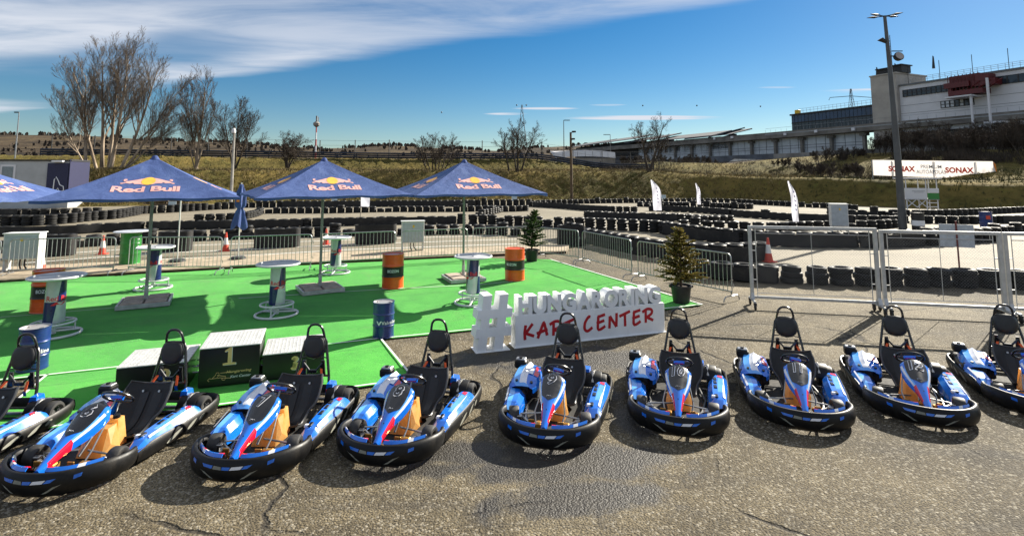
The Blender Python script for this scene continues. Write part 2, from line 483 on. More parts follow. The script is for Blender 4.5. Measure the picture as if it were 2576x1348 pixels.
# the kart track beyond the kerb: smoother, with grazing glare put into its paler colour
structure(sheet('kart_track', [(-29.124, 18.301), (-18.52, 19.745), (-10.593, 21.121), (-1.78, 22.585), (1.312, 24.271), (3.551, 22.953), (5.582, 18.621), (6.967, 16.214), (10.333, 15.622), (15.275, 16.338), (60, 17), (60, 42), (41, 49), (32, 60.5), (28.6, 67.4), (6.5, 66.4), (-4, 65.4), (-18, 63.3), (-30, 59.6), (-50, 52), (-75, 46)], .004, M_TRACK))
def strip(name, pts, w, z, m, th=0.0, parent=None):
    """ribbon of width w along ground points"""
    b = MB(); P = [Vector((p[0], p[1], 0)) for p in pts]; rows = []
    for i, p in enumerate(P):
        d = (P[min(i+1, len(P)-1)]-P[max(i-1, 0)]).normalized(); n = Vector((-d.y, d.x, 0))
        rows.append([tuple(p-n*w/2+Vector((0, 0, z))), tuple(p+n*w/2+Vector((0, 0, z)))])
    b.grid(rows); return b.build(name, m, parent, smooth=0)
for pts in ([(-17.983, 21.121), (-14.951, 23.594), (-11.51, 24.697), (-6.021, 26.564), (-0.53, 27.883)],
            [(-17.093, 19.123), (-13.801, 21.606), (-10.446, 22.829), (-6.954, 24.412), (-0.494, 26.007), (0.229, 26.152)],
            [(-16.565, 17.693), (-12.805, 19.977), (-9.654, 21.121), (-7.015, 22.465), (-0.461, 24.271), (0.214, 24.412)]):
    structure(strip('road_marking', pts, .16, .009, M_WHITE_LINE))
structure(strip('road_marking', [(12.448, 33.833), (14.03, 34.672), (14.964, 35.555), (15.17, 36.804), (14.979, 37.131)], .22, .009, M_WHITE_LINE))

# kerb slab between yard and track
kb = MB()
K0 = [(-19.608, 13.638), (-14.54, 15.566), (-11.998, 16.722), (-8.981, 17.953), (-5.425, 19.209), (-1.825, 20.361), (0.647, 21.121), (2.142, 21.442)]
K1 = [(-22.609, 15.68), (-16.496, 17.619), (-13.505, 18.785), (-10.083, 20.119), (-6.035, 21.334), (-2.005, 22.347), (0.705, 23.016), (2.453, 23.333)]
rows = []
for (a, b_) in zip(K0, K1):
    a, b_ = Vector((*a, 0)), Vector((*b_, 0))
    jit = random.uniform(-.03, .03)
    rows.append([(a.x, a.y+jit, -.02), (a.x, a.y+jit, .085), (a.x+.02, a.y+.05+jit, .115), (b_.x, b_.y, .115), (b_.x, b_.y, -.02)])
kb.grid(rows, mi=lambda i, j: 1 if j == 0 else 0)
kb.add(rows[-1], [(0, 1, 2, 3, 4)], 0)
structure(kb.build('kerb', [M_CONC, M_EARTH], smooth=20))

# green carpet with taped seams
CARPET = [(-18.044, 13.947), (-14.54, 15.566), (-11.95, 16.657), (-8.943, 17.878), (-5.401, 19.123), (-1.816, 20.263), (1.401, 19.837), (4.474, 12.903), (3.339, 12.439), (-0.795, 10.839), (-2.422, 10.254), (-1.647, 8.675), (-1.447, 8.285), (-2.228, 7.987), (-3.908, 7.355), (-5.841, 6.629), (-6.231, 6.496), (-7.054, 8.459), (-9.524, 7.503)]
def clipped_grid(poly, z, step, ang):
    """flat polygon cut into a fine net so that it can lie slightly uneven"""
    bm = bmesh.new(); f = bm.faces.new([bm.verts.new((x, y, z)) for x, y in poly])
    c, s = cos(ang), sin(ang)
    us = [x*c+y*s for x, y in poly]; vs_ = [-x*s+y*c for x, y in poly]
    for lo, hi, nx, ny in ((min(us), max(us), c, s), (min(vs_), max(vs_), -s, c)):
        k = lo+step
        while k < hi:
            bmesh.ops.bisect_plane(bm, geom=bm.verts[:]+bm.edges[:]+bm.faces[:], plane_co=(nx*k, ny*k, z), plane_no=(nx, ny, 0)); k += step
    for v in bm.verts:
        v.co.z = z + .010*(1+noise.noise((v.co.x*.9, v.co.y*.9, 3.1))) + .005*(1+noise.noise((v.co.x*3.1, v.co.y*3.1, 7.7)))
    me = bpy.data.meshes.new('carpet'); bmesh.ops.recalc_face_normals(bm, faces=bm.faces); bm.to_mesh(me); bm.free()
    if me.polygons[0].normal.z < 0: me.flip_normals()
    me.polygons.foreach_set('use_smooth', [True]*len(me.polygons)); return me
_m = clipped_grid(CARPET, .008, .35, radians(22)); _m.materials.append(M_CARPET)
carpet = obj('carpet', _m); structure(carpet)
def tape(pts, w=.035):
    P = []
    for a, b_ in zip(pts[:-1], pts[1:]):
        a, b_ = Vector(a), Vector(b_); k = max(2, int((b_-a).length/.5))
        P += [tuple(a.lerp(b_, i/k)) for i in range(k)]
    P.append(tuple(pts[-1]))
    return strip('seam_tape', P, w, .043, M_TAPE, parent=carpet)
tape([(-8.766, 7.764), (-7.058, 8.443), (-5.98, 8.894), (-4.408, 9.498), (-3.311, 9.928), (-2.427, 10.278), (-0.797, 10.866), (0.097, 11.202)])
tape([(-2.416, 10.23), (-1.647, 8.675), (-1.461, 8.301), (-2.233, 8.002), (-3.915, 7.367), (-5.783, 6.668)])
tape([(-7.054, 8.459), (-6.917, 8.134), (-6.559, 7.295)])
tape([(1.395, 19.745), (3.284, 15.509), (4.462, 12.923), (3.399, 12.493)], .05)
tape([(-6.731, 13.531), (-4.974, 14.084), (-3.501, 14.561), (-0.806, 15.233), (0.023, 15.651)], .03)
tape([(-10.903, 11.747), (-10.17, 12.075), (-8.794, 12.713)], .02)

# small flecks of litter and pale stones on the yard
_b = MB()
for _ in range(260):
    x, y = random.uniform(-9, 11), random.uniform(3.2, 13)
    if -5.9+x*.3 < y < 99 and x < 4.4 and y > 8.0+x*.35: continue
    r = random.uniform(.004, .014)
    _b.hull([(x+r*random.uniform(-1, 1), y+r*random.uniform(-1, 1), r*random.uniform(0, .8)) for _k in range(7)])
stuff(tag(_b.build('pebbles', mat('pebble', (.42, .36, .26), .9, var=.4, scale=3), smooth=0), 'scattered pale pebbles lying on the asphalt yard'))

# ---------------------------------------------------------------- grass bank, plateau and hills (one terrain strip)
BANK = [(-150, 40), (-90, 46), (-49.8, 52.2), (-41, 54.2), (-30.4, 60.1), (-18.2, 63.8), (-4.3, 65.9), (6.5, 66.9), (17.9, 68.6), (26.5, 68.6), (29.8, 65.5), (32, 61), (36, 54), (40.4, 49.4), (47, 45), (60, 40), (100, 28), (160, 10)]
def smoothline(P, step):
    out = []
    for i in range(len(P)-1):
        p0, p1, p2, p3 = (Vector(P[max(0, min(len(P)-1, i+k))]) for k in (-1, 0, 1, 2))
        n = max(1, int((p2-p1).length/step))
        for k in range(n):
            t = k/n; out.append(.5*((2*p1)+(p2-p0)*t+(2*p0-5*p1+4*p2-p3)*t*t+(3*p1-p0-3*p2+p3)*t**3))
    out.append(Vector(P[-1])); return out
def sst(a, b, x):
    t = max(0., min(1., (x-a)/(b-a))); return t*t*(3-2*t)
RIDGE = [(-2.0, .066), (-.96, .077), (-.78, .073), (-.66, .067), (-.5, .061), (-.36, .050), (-.22, .055), (-.12, .051), (-.03, .045), (.06, .052), (.14, .056), (.3, .06), (.6, .05), (2.0, .05)]
def ridge(a):
    for (a0, r0), (a1, r1) in zip(RIDGE[:-1], RIDGE[1:]):
        if a <= a1: t = max(0, (a-a0)/(a1-a0)); return r0+(r1-r0)*t
    return RIDGE[-1][1]
def terrain_z(x, y, d):
    """height at distance d behind the foot of the bank"""
    z = 3.55*(1-.20*sst(16, 34, x)-.14*sst(34, 44, x))*sst(-.4, 6.5-3.1*sst(21, 31, x), d) + .25*sst(6, 9, d) + 1.75*sst(11.5, 17.5, d)*(1-sst(2, 18, x))
    z += sst(13, 27, x)*2.3*sst(13, 27, d)
    z += sst(36, 60, x)*2.0*sst(19, 40, d)
    r = hypot(x, y); a = x/max(y, 30)
    if y > 90:
        hz = 3.03 + ridge(a)*y*min(1.0, 560/max(y, 1)) + 2.2*noise.noise((x*.012, y*.012, 2.2))
        z += max(0, hz-z)*sst(150, 540, y)
    return z
TERRAIN_D = []
def build_terrain():
    line = smoothline(BANK, .45); n = len(line)
    ds = [-.6, -.2] + [i*.42 for i in range(0, 24)] + [10.2+i*.8 for i in range(12)] + [20, 22, 25, 29, 34, 40, 48, 58, 70, 85, 103, 125, 150, 180, 215, 255, 300, 350, 405, 465, 530, 600, 700]
    N = []
    for i in range(n):
        d = line[min(i+4, n-1)]-line[max(i-4, 0)]; d.normalize(); N.append(Vector((-d.y, d.x)))
    for _ in range(30):
        N = [(N[max(i-1, 0)]+N[i]*2+N[min(i+1, n-1)]).normalized() for i in range(n)]
    rows = []
    for d in ds:
        row = []
        for p, nn in zip(line, N):
            k = sst(25, 200, d)
            nv = (nn*(1-k)+Vector((p.x*.012, 1)).normalized()*k).normalized()
            x, y = p.x+nv.x*d, p.y+nv.y*d
            z = terrain_z(x, y, d) if d > -.5 else -.15
            if 0 <= d < 22:
                tuft = abs(noise.noise((x*.9, y*.9, d*.6)))*.26+.20*noise.noise((x*2.3, y*2.3, d*1.7))+.13*noise.noise((x*5, y*5, d*4))
                z += tuft*(1-.6*sst(24, 32, x))*(.35+.65*sst(0, 1.2, d))*(1 if not 7.2 < d < 11.2 else .35)
            row.append((x, y, z))
        rows.append(row)
    TERRAIN_D.extend(ds)
    b = MB(); cut = sum(1 for d in ds if d <= 40)
    b.grid(rows[:cut+1], flip=True); structure(b.build('grass_bank', M_GRASS, smooth=180))
    b = MB(); b.grid(rows[cut:], flip=True); structure(b.build('hills', M_HILL, smooth=180))
    return rows
TERRAIN = build_terrain()
def tufts(name, label, count, d0, d1, x0, x1, h0, h1, blades, w, m, seed, clump=0.0, jitter=.45):
    """upright blades scattered over part of the bank"""
    rnd = random.Random(seed); b = MB(); ids = [i for i, d in enumerate(TERRAIN_D) if d0 <= d <= d1][:-1]; n = len(TERRAIN[0]); k = 0
    cols = [j for j in range(n-1) if x0 < TERRAIN[0][j][0] < x1 and TERRAIN[0][j][1] > 36]
    wts = [TERRAIN_D[i+1]-TERRAIN_D[i] for i in ids]
    while k < count:
        i = rnd.choices(ids, wts)[0]; j = rnd.choice(cols); u, v = rnd.random(), rnd.random()
        p = [TERRAIN[i][j][c]*(1-u)*(1-v)+TERRAIN[i][j+1][c]*u*(1-v)+TERRAIN[i+1][j][c]*(1-u)*v+TERRAIN[i+1][j+1][c]*u*v for c in range(3)]
        k += 1
        if clump and 37 < p[0] < 60 and p[1] < 64.5: continue
        if clump and noise.noise((p[0]*.16, p[1]*.16, seed)) < clump-.5*rnd.random(): continue
        hh = rnd.uniform(h0, h1)
        for _ in range(blades):
            a = rnd.uniform(0, pi); ww = w*rnd.uniform(.6, 1.3); ox, oy = rnd.gauss(0, hh*.22), rnd.gauss(0, hh*.22); lx, ly = rnd.gauss(0, hh*jitter), rnd.gauss(0, hh*jitter*.6)
            dx, dy = cos(a)*ww, sin(a)*ww; H_ = hh*rnd.uniform(.5, 1.1)
            b.add([(p[0]+ox-dx, p[1]+oy-dy, p[2]-.06), (p[0]+ox+dx, p[1]+oy+dy, p[2]-.06), (p[0]+ox+lx, p[1]+oy+ly, p[2]+H_)], [(0, 1, 2)])
    stuff(tag(b.build(name, m, smooth=0), label))
tufts('grass_tufts', 'dry straw coloured grass tufts on the bank', 9000, 0, 12, -52, 30, .18, .48, 4, .035, mat('straw', (.20, .145, .055), .9, var=.4, scale=.6), 3)
tufts('grass_tufts', 'olive grass tufts on the bank', 7000, -.1, 20, -52, 70, .15, .40, 4, .04, mat('olive_blades', (.075, .075, .022), .9, var=.45, scale=.5), 4)
tufts('undergrowth', 'dark leafless undergrowth behind the crest on the right', 5200, 9.5, 34, 15, 95, .45, 1.25, 9, .022, mat('undergrowth_twigs', (.050, .036, .024), .9, var=.4, scale=.5), 6, clump=-.05)
def ground_z(x, y):
    """height of the terrain under a point"""
    best = None; line = smoothline(BANK, 2.0)
    d = 1e9; k = 0
    for i, p in enumerate(line):
        q = hypot(p.x-x, p.y-y)
        if q < d: d, k = q, i
    t = (line[min(k+1, len(line)-1)]-line[max(k-1, 0)]).normalized()
    side = (x-line[k].x)*(-t.y)+(y-line[k].y)*t.x
    return terrain_z(x, y, d) if side > 0 else 0.0

# ---------------------------------------------------------------- tyre walls round the kart track
def rubber():
    t = NT('tyre_rubber')
    n = t.noise(5, 5, .65, .4); oi = t.n('ShaderNodeObjectInfo')
    c = t.ramp(n, [(.35, (.006, .006, .0065)), (.6, (.012, .0115, .0115)), (.8, (.035, .032, .027))])
    c = t.mix(t.math('MULTIPLY', oi.outputs['Random'], .45), c, (.022, .021, .019))
    return t.set(c, t.math('ADD', t.math('MULTIPLY', n, .3), .42), 0, t.bump(t.noise(70, 2), .3, .006), spec=.28)
M_RUBBER = rubber()
def belt_mat():
    t = NT('conveyor_belt')
    n = t.noise(1.6, 5, .65, .5); n2 = t.noise(14, 4, .7)
    c = t.ramp(n, [(.35, (.008, .008, .009)), (.55, (.017, .016, .0155)), (.75, (.05, .046, .04))])
    c = t.mix(t.math('MULTIPLY', t.smooth(n2, .55, .8), .35), c, (.08, .073, .062))
    return t.set(c, .62, 0, t.bump(n2, .25, .01), spec=.35)
M_BELT = belt_mat()
def tyre_mb(n):
    b = MB(); prof = [(.165, -.055), (.195, -.082), (.265, -.084), (.297, -.052), (.300, .0), (.297, .052), (.265, .084), (.195, .082), (.165, .055)]
    if n > 12: prof = [(.165, -.055), (.195, -.082), (.265, -.084), (.297, -.056), (.300, -.03), (.292, -.028), (.292, -.018), (.300, -.016), (.300, .016), (.292, .018), (.292, .028), (.300, .03), (.297, .056), (.265, .084), (.195, .082), (.165, .055)]
    return b.lathe(prof, n)
TYRE_NEAR = tyre_mb(20).mesh('tyre', M_RUBBER, 40)
TYRE_FAR = tyre_mb(10).mesh('tyre', M_RUBBER, 40)
TYRE_VERTS = tyre_mb(8)
def tyre_wall(label, pts, tiers=3, belts=(), rough=1.0, step=.6, face=-1, belt_h=(.05, .42), closed_end=False, double=False, curve=True, cap_row=True, top_gap=0):
    """stacks of tyres along a line of ground points; belts = (from, to) shares of the length wrapped in conveyor belt"""
    L = smoothline([tuple(p) for p in pts], .15) if (curve and len(pts) > 2) else [Vector(pts[0]).lerp(Vector(pts[-1]), i/60) for i in range(61)]
    acc = [0.0]
    for a, b in zip(L[:-1], L[1:]): acc.append(acc[-1]+(b-a).length)
    T = acc[-1]
    def at(s):
        s = max(0, min(T, s)); lo = 0
        for i in range(len(acc)-1):
            if acc[i+1] >= s: lo = i; break
        k = (s-acc[lo])/max(1e-6, acc[lo+1]-acc[lo]); p = L[lo].lerp(L[lo+1], k); d = (L[lo+1]-L[lo]).normalized()
        return p, d
    mid = L[len(L)//2]
    root = thing('tyre_wall', label, 'tyre wall', (mid.x, mid.y, 0), 0, 'tyre walls round the kart track')
    near = (mid.y < 24); n = max(1, int(T/step)+1); far = MB()
    for k in range(n):
        p, d = at((k+.0)*T/max(1, n-1) if n > 1 else T/2); nn = Vector((-d.y, d.x))
        for lane in ((0, .61) if double else (0,)):
            h = tiers
            if rough and random.random() < .22*rough: h += random.choice((-1, 1)) if tiers > 2 else random.choice((0, 1))
            ox, oy = random.uniform(-.03, .03)*rough, random.uniform(-.03, .03)*rough
            for q in range(h):
                x = p.x+nn.x*lane+ox+random.uniform(-.018, .018)*rough; y = p.y+nn.y*lane+oy+random.uniform(-.018, .018)*rough
                z = .086+q*.158; tilt = random.uniform(-.06, .06)*rough if q == h-1 else random.uniform(-.015, .015)
                s = random.choice((.86, .93, .97, 1.0, 1.0, 1.02, 1.05))*random.uniform(.98, 1.02)
                if mid.y < 44:
                    o = obj('tyre', TYRE_NEAR if near else TYRE_FAR, root)
                    o.location = (x-mid.x, y-mid.y, z); o.rotation_euler = (tilt, random.uniform(-.05, .05)*rough, random.uniform(0, 6)); o.scale = (s, s, 1)
                else:
                    far.add(TYRE_VERTS.v, TYRE_VERTS.f, 0, Matrix.Translation((x-mid.x, y-mid.y, z)) @ Matrix.Rotation(tilt, 4, 'X'))
    if far.v: stuff(far.build('tyres', M_RUBBER, root, smooth=40))
    for side in ((face,) if face else (-1, 1)):
        for s0, s1 in belts:
            m = max(2, int((s1-s0)*T/.3)); rows = []
            ph = random.uniform(0, 9)
            for i in range(m+1):
                p, d = at((s0+(s1-s0)*i/m)*T); nn = Vector((-d.y, d.x))*side
                off = .315+.02*noise.noise((i*.35, ph, 0))
                if double and side > 0: off += .61
                z0, z1 = belt_h[0]+.02*noise.noise((i*.3, ph, 4)), belt_h[1]+.03*noise.noise((i*.25, ph, 8))
                rows.append([(p.x+nn.x*off-mid.x, p.y+nn.y*off-mid.y, z0), (p.x+nn.x*(off+.012)-mid.x, p.y+nn.y*(off+.012)-mid.y, (z0+z1)/2), (p.x+nn.x*off-mid.x, p.y+nn.y*off-mid.y, z1)])
            b = MB(); b.shell(rows, .02 if side < 0 else -.02); b.build('belt', M_BELT, root, smooth=50)
    return root
# near right row with round openings showing, behind the wheeled gates
tyre_wall('nearest tyre row on the right, round openings visible through the wheeled gates', [(5.732, 16.722), (6.835, 15.913), (9.099, 15.453), (11.465, 15.18), (14.13, 14.864), (16.941, 14.512)], 3, rough=.8, step=.61, belts=((0, .18),))
tyre_wall('long tyre row ending beside the striped cone, behind the right barriers', [(2.58, 26.732), (4.122, 23.333), (5.312, 20.708), (7.052, 19.297), (9.016, 19.745)], 4, rough=.5, step=.6, belts=((.0, .5), (.52, 1)), belt_h=(.04, .55))
tyre_wall('tyre row along the grid lines behind the barriers, left of the first potted conifer', [(-22.834, 19.745), (-19.808, 22.113), (-17.513, 24.271), (-13.277, 26.397), (-9.79, 27.429), (-5.934, 28.163), (-2.271, 28.74), (-0.577, 28.163), (0.86, 27.975)], 3, rough=1.0, step=.66, belts=((.12, .24), (.4, .5)), belt_h=(.02, .3))
tyre_wall('belted tyre wall on the track behind the grid row, under the left parasols', [(-29.523, 25.442), (-26.009, 27.608), (-23.399, 28.352), (-22.233, 29.547), (-20.06, 30.849), (-16.819, 31.544), (-13.901, 32.271), (-11.812, 33.033), (-9.543, 33.562), (-7.259, 34.388), (-3.253, 34.672)], 3, rough=.9, step=.62, belts=((.02, .36), (.38, .66), (.68, .99)), belt_h=(.06, .47))
tyre_wall('row of grey tyre stacks climbing to the right under the large left parasol', [(-32.851, 32.775), (-30.694, 33.296), (-29.23, 33.296), (-28.735, 34.388), (-28.588, 35.255), (-28.678, 37.131), (-28.33, 38.497), (-29.081, 41.352), (-29.804, 43.732), (-28.456, 45.151), (-27.671, 47.193), (-26.833, 49.139), (-25.848, 50.023)], 4, rough=.35, step=.62)
tyre_wall('low belted wall at the far left, behind the grey tyre stacks', [(-46.324, 42.4), (-40.097, 42.4), (-35.793, 42.835), (-33.854, 44.195)], 3, rough=.6, step=.66, belts=((0, .6),), belt_h=(.05, .48))
tyre_wall('short tyre chicane beside the furled parasol', [(-21.084, 36.484), (-20.191, 36.804), (-19.456, 37.463), (-18.918, 38.146), (-19.381, 40.747), (-20.004, 42.835)], 3, rough=.8, step=.62)
tyre_wall('straight tyre row behind the narrow white flag, under the middle parasol', [(-20.546, 44.195), (-17.23, 44.43), (-14.37, 44.668), (-9.764, 46.149), (-5.696, 46.149), (-1.664, 47.193)], 3, rough=.4, step=.64)
tyre_wall('belted tyre wall at the foot of the bank behind the middle parasol', [(-26.58, 52.545), (-21.557, 52.545), (-16.747, 53.217), (-11.416, 53.905), (-6.263, 53.905), (-2.36, 55.338), (1.732, 56.083)], 4, rough=.5, step=.66, belts=((.15, .8),), belt_h=(.05, .6))
tyre_wall('tyre island ending right of the third parasol', [(-2.482, 40.747), (-1.542, 43.732), (-0.881, 46.149), (0.411, 46.665), (1.179, 47.193)], 3, rough=.8, step=.62)
tyre_wall('tyre row from the third parasol towards the conifers', [(-2.43, 33.833), (-1.181, 33.562), (0.048, 32.775), (1.466, 32.271), (2.607, 31.783), (3.743, 31.544), (5.875, 30.624), (7.449, 29.756), (8.089, 28.937)], 4, rough=.3, step=.62)
tyre_wall('belted wall curving right behind the second conifer and both gates', [(8.131, 28.352), (8.778, 26.564), (9.588, 25.139), (10.785, 24.133), (12.195, 23.463), (13.83, 23.333), (15.874, 23.333), (19.245, 24.133), (20.907, 24.843), (22.533, 25.442)], 4, rough=.3, step=.64, belts=((0, .26), (.27, .52), (.53, .7)), belt_h=(.04, .55))
tyre_wall('tyre row behind the belted wall, left of the white cabinet', [(10.057, 31.783), (11.425, 31.077), (12.955, 30.402), (14.743, 29.969), (16.987, 30.849), (19.163, 31.077), (20.683, 31.309), (22.333, 32.025), (23.576, 33.033)], 3, rough=.7, step=.64)
tyre_wall('belted tyre island below the leftmost feather flag', [(5.497, 39.218), (7.118, 38.497), (9.207, 37.801), (11.121, 36.804), (12.505, 34.672), (14.165, 35.255)], 3, rough=.5, step=.62, belts=((0, .62),), belt_h=(.04, .48), double=True)
tyre_wall('curved tyre bank in front of the brown lamp post', [(1.863, 53.905), (4.913, 50.63), (6.734, 47.733), (8.544, 46.149), (10.215, 45.151)], 3, rough=.6, step=.64, belts=((.05, .85),), belt_h=(.05, .5))
tyre_wall('farthest tyre row along the bank, left of the shaded slope', [(2.174, 56.849), (6.629, 59.277), (12.212, 61.016), (18.774, 61.924), (24.334, 61.016), (26.636, 56.849), (28.223, 53.905), (29.841, 51.253), (30.586, 48.285)], 3, rough=.7, step=.68)
tyre_wall('tyre row with a blunt end below the middle feather flag', [(12.764, 53.905), (15.339, 53.217), (17.882, 53.217), (20.044, 51.253), (21.95, 50.023)], 3, rough=.5, step=.64, double=True)
tyre_wall('long belted wall crossing behind the tall right feather flag', [(12.206, 47.193), (15.156, 45.644), (16.967, 42.4), (17.238, 40.354), (18.303, 38.854), (19.391, 37.131), (21.272, 36.169), (22.211, 35.555), (23.832, 35.255), (24.756, 34.672)], 3, rough=.4, step=.66, belts=((.02, .4), (.42, .86)), belt_h=(.05, .5))
tyre_wall('dark tyre mound left of the grey lamp mast', [(23.138, 39.218), (24.347, 38.497), (25.243, 38.146), (25.698, 36.804), (25.287, 35.555)], 4, rough=.8, step=.64, belts=((.05, .6),), belt_h=(.05, .55))
tyre_wall('tyre row at the foot of the shaded bank behind the marshal stand', [(28.685, 42.835), (30.568, 41.148), (32.078, 41.148), (35.863, 42.4), (39.989, 44.195), (43.992, 45.644), (51.63, 47.733)], 3, rough=.6, step=.66)
tyre_wall('tyre row with pale gaps right of the grey lamp mast', [(25.512, 35.255), (26.963, 34.961), (28.772, 34.672), (30.552, 34.961), (34.203, 35.555), (39.734, 36.804)], 3, rough=.3, step=.66, belts=((.42, .7),), belt_h=(.05, .5))
tyre_wall('low tyre row right of the mast behind the gate tops', [(19.285, 27.076), (20.498, 26.903), (22.413, 27.076), (25.068, 28.74), (27.906, 29.969), (32.135, 31.077)], 2, rough=.8, step=.64)
# belt-wrapped bundles standing on the grid
def bundle(label, p, w, rz, h=.62):
    r = thing('tyre_bundle', label, 'tyre bundle', (*p, 0), rz, 'belt-wrapped tyre bundles on the grid')
    k = max(2, round(w/.6))
    for i in range(k):
        for q in range(int(h/.158)):
            o = obj('tyre', TYRE_FAR, r); o.location = ((i-(k-1)/2)*.6, 0, .086+.158*q)
    hw = (k-1)*.3; ring = [(hw*(1 if cos(a) > 0 else -1)+.318*cos(a), .318*sin(a)) for a in [2*pi*i/28+.01 for i in range(28)]]
    b = MB(); b.shell([[(x, y, .03), (x*1.005, y*1.01, h*.5), (x, y, h)] for x, y in ring+ring[:1]], .015); b.build('belt', M_BELT, r, smooth=50)
    return r
bundle('black belt-wrapped tyre bundle behind the leftmost barrier', (-17.483, 20.913), 1.5, .3, .8)
bundle('belt-wrapped tyre bundle between green barrel and furled parasol', (-13.678, 22.113), 1.1, .3, .8)
bundle('wide belt-wrapped tyre bundle left of the second parasol pole', (-10.066, 23.333), 1.7, .3, .8)
bundle('belt-wrapped tyre bundle left of the small white cabinet', (-6.188, 24.697), 1.9, .3, .85)
bundle('belt-wrapped tyre bundle behind the first barrier of the right row', (2.596, 23.86), 1.2, -.2, .85)

# ---------------------------------------------------------------- crowd barriers
M_GALV = mat('galvanised_steel', (.36, .37, .38), .38, .75, var=.2, scale=7)
def make_barrier(Lb):
    root = thing('crowd_barrier', '', 'barrier')
    r = .019; hb, ht = .22, 1.12; c = .11; hl = Lb/2
    fr = [(-hl, 0, hb), (-hl, 0, ht-c)] + [(-hl+c-c*cos(a), 0, ht-c+c*sin(a)) for a in (.4, .8, 1.2)] + [(-hl+c, 0, ht), (hl-c, 0, ht)] + [(hl-c+c*sin(a), 0, ht-c+c*cos(a)) for a in (.4, .8, 1.2)] + [(hl, 0, ht-c), (hl, 0, hb)]
    MB().tube(fr, r, 7, closed=True).build('frame', M_GALV, root)
    nb = int(Lb/.118); bar = MB().tube([(0, 0, hb), (0, 0, ht)], .0085, 5).mesh('bar', M_GALV)
    for i in range(1, nb):
        o = obj('bar', bar, root); o.location = (-hl+Lb*i/nb, 0, 0)
    foot = MB()
    foot.tube([(0, -.30, .0), (0, -.29, .06), (0, -.22, .12), (0, .22, .12), (0, .29, .06), (0, .30, .0)], .015, 6)
    foot.tube([(0, 0, hb+.02), (0, 0, .12)], .017, 6)
    fm = foot.mesh('foot', M_GALV)
    for sx in (-1, 1):
        o = obj('foot', fm, root); o.location = (sx*(hl-.02), 0, 0)
    hk = MB().tube([(hl+.012, 0, .9), (hl+.05, 0, .9), (hl+.05, 0, .82)], .009, 5).tube([(hl+.012, 0, .4), (hl+.05, 0, .4), (hl+.05, 0, .32)], .009, 5)
    hk.build('hook', M_GALV, root)
    return root
BARR = [((-17.55, 15.7), (-15.25, 16.28), 'leftmost crowd barrier, cut off by the left edge of the photo'),
        ((-15.1, 16.34), ((-12.29, 16.921)), 'crowd barrier in front of the white cabinet and striped cone, far left'),
        ((-11.9, 16.9), (-9.03, 17.0), 'crowd barrier behind the green barrel'),
        ((-8.83, 17.05), (-6.5, 17.75), 'crowd barrier in front of the furled parasol'),
        ((-6.3, 17.85), (-4.0, 18.75), 'crowd barrier behind the back left drink-can table'),
        ((-3.85, 18.85), (-1.6, 19.75), 'crowd barrier in front of the small white cabinet'),
        ((-1.45, 19.85), (.9, 20.55), 'crowd barrier at the back corner, left of the first potted conifer'),
        ((1.02, 20.2), (2.34, 18.95), 'crowd barrier going right from the first potted conifer'),
        ((2.42, 18.8), (3.56, 16.2), 'middle crowd barrier of the right-hand row'),
        ((3.66, 15.95), (5.36, 13.3), 'crowd barrier behind the second potted conifer')]
for (a, b_, lab) in BARR:
    a, b_ = Vector(a), Vector(b_); m_ = (a+b_)/2; d_ = b_-a
    r_ = make_barrier(d_.length-.06)
    r_.location = (m_.x, m_.y, 0.02); r_.rotation_euler = (0, 0, atan2(d_.y, d_.x)); r_['label'] = lab; r_['group'] = 'crowd barriers round the carpet'

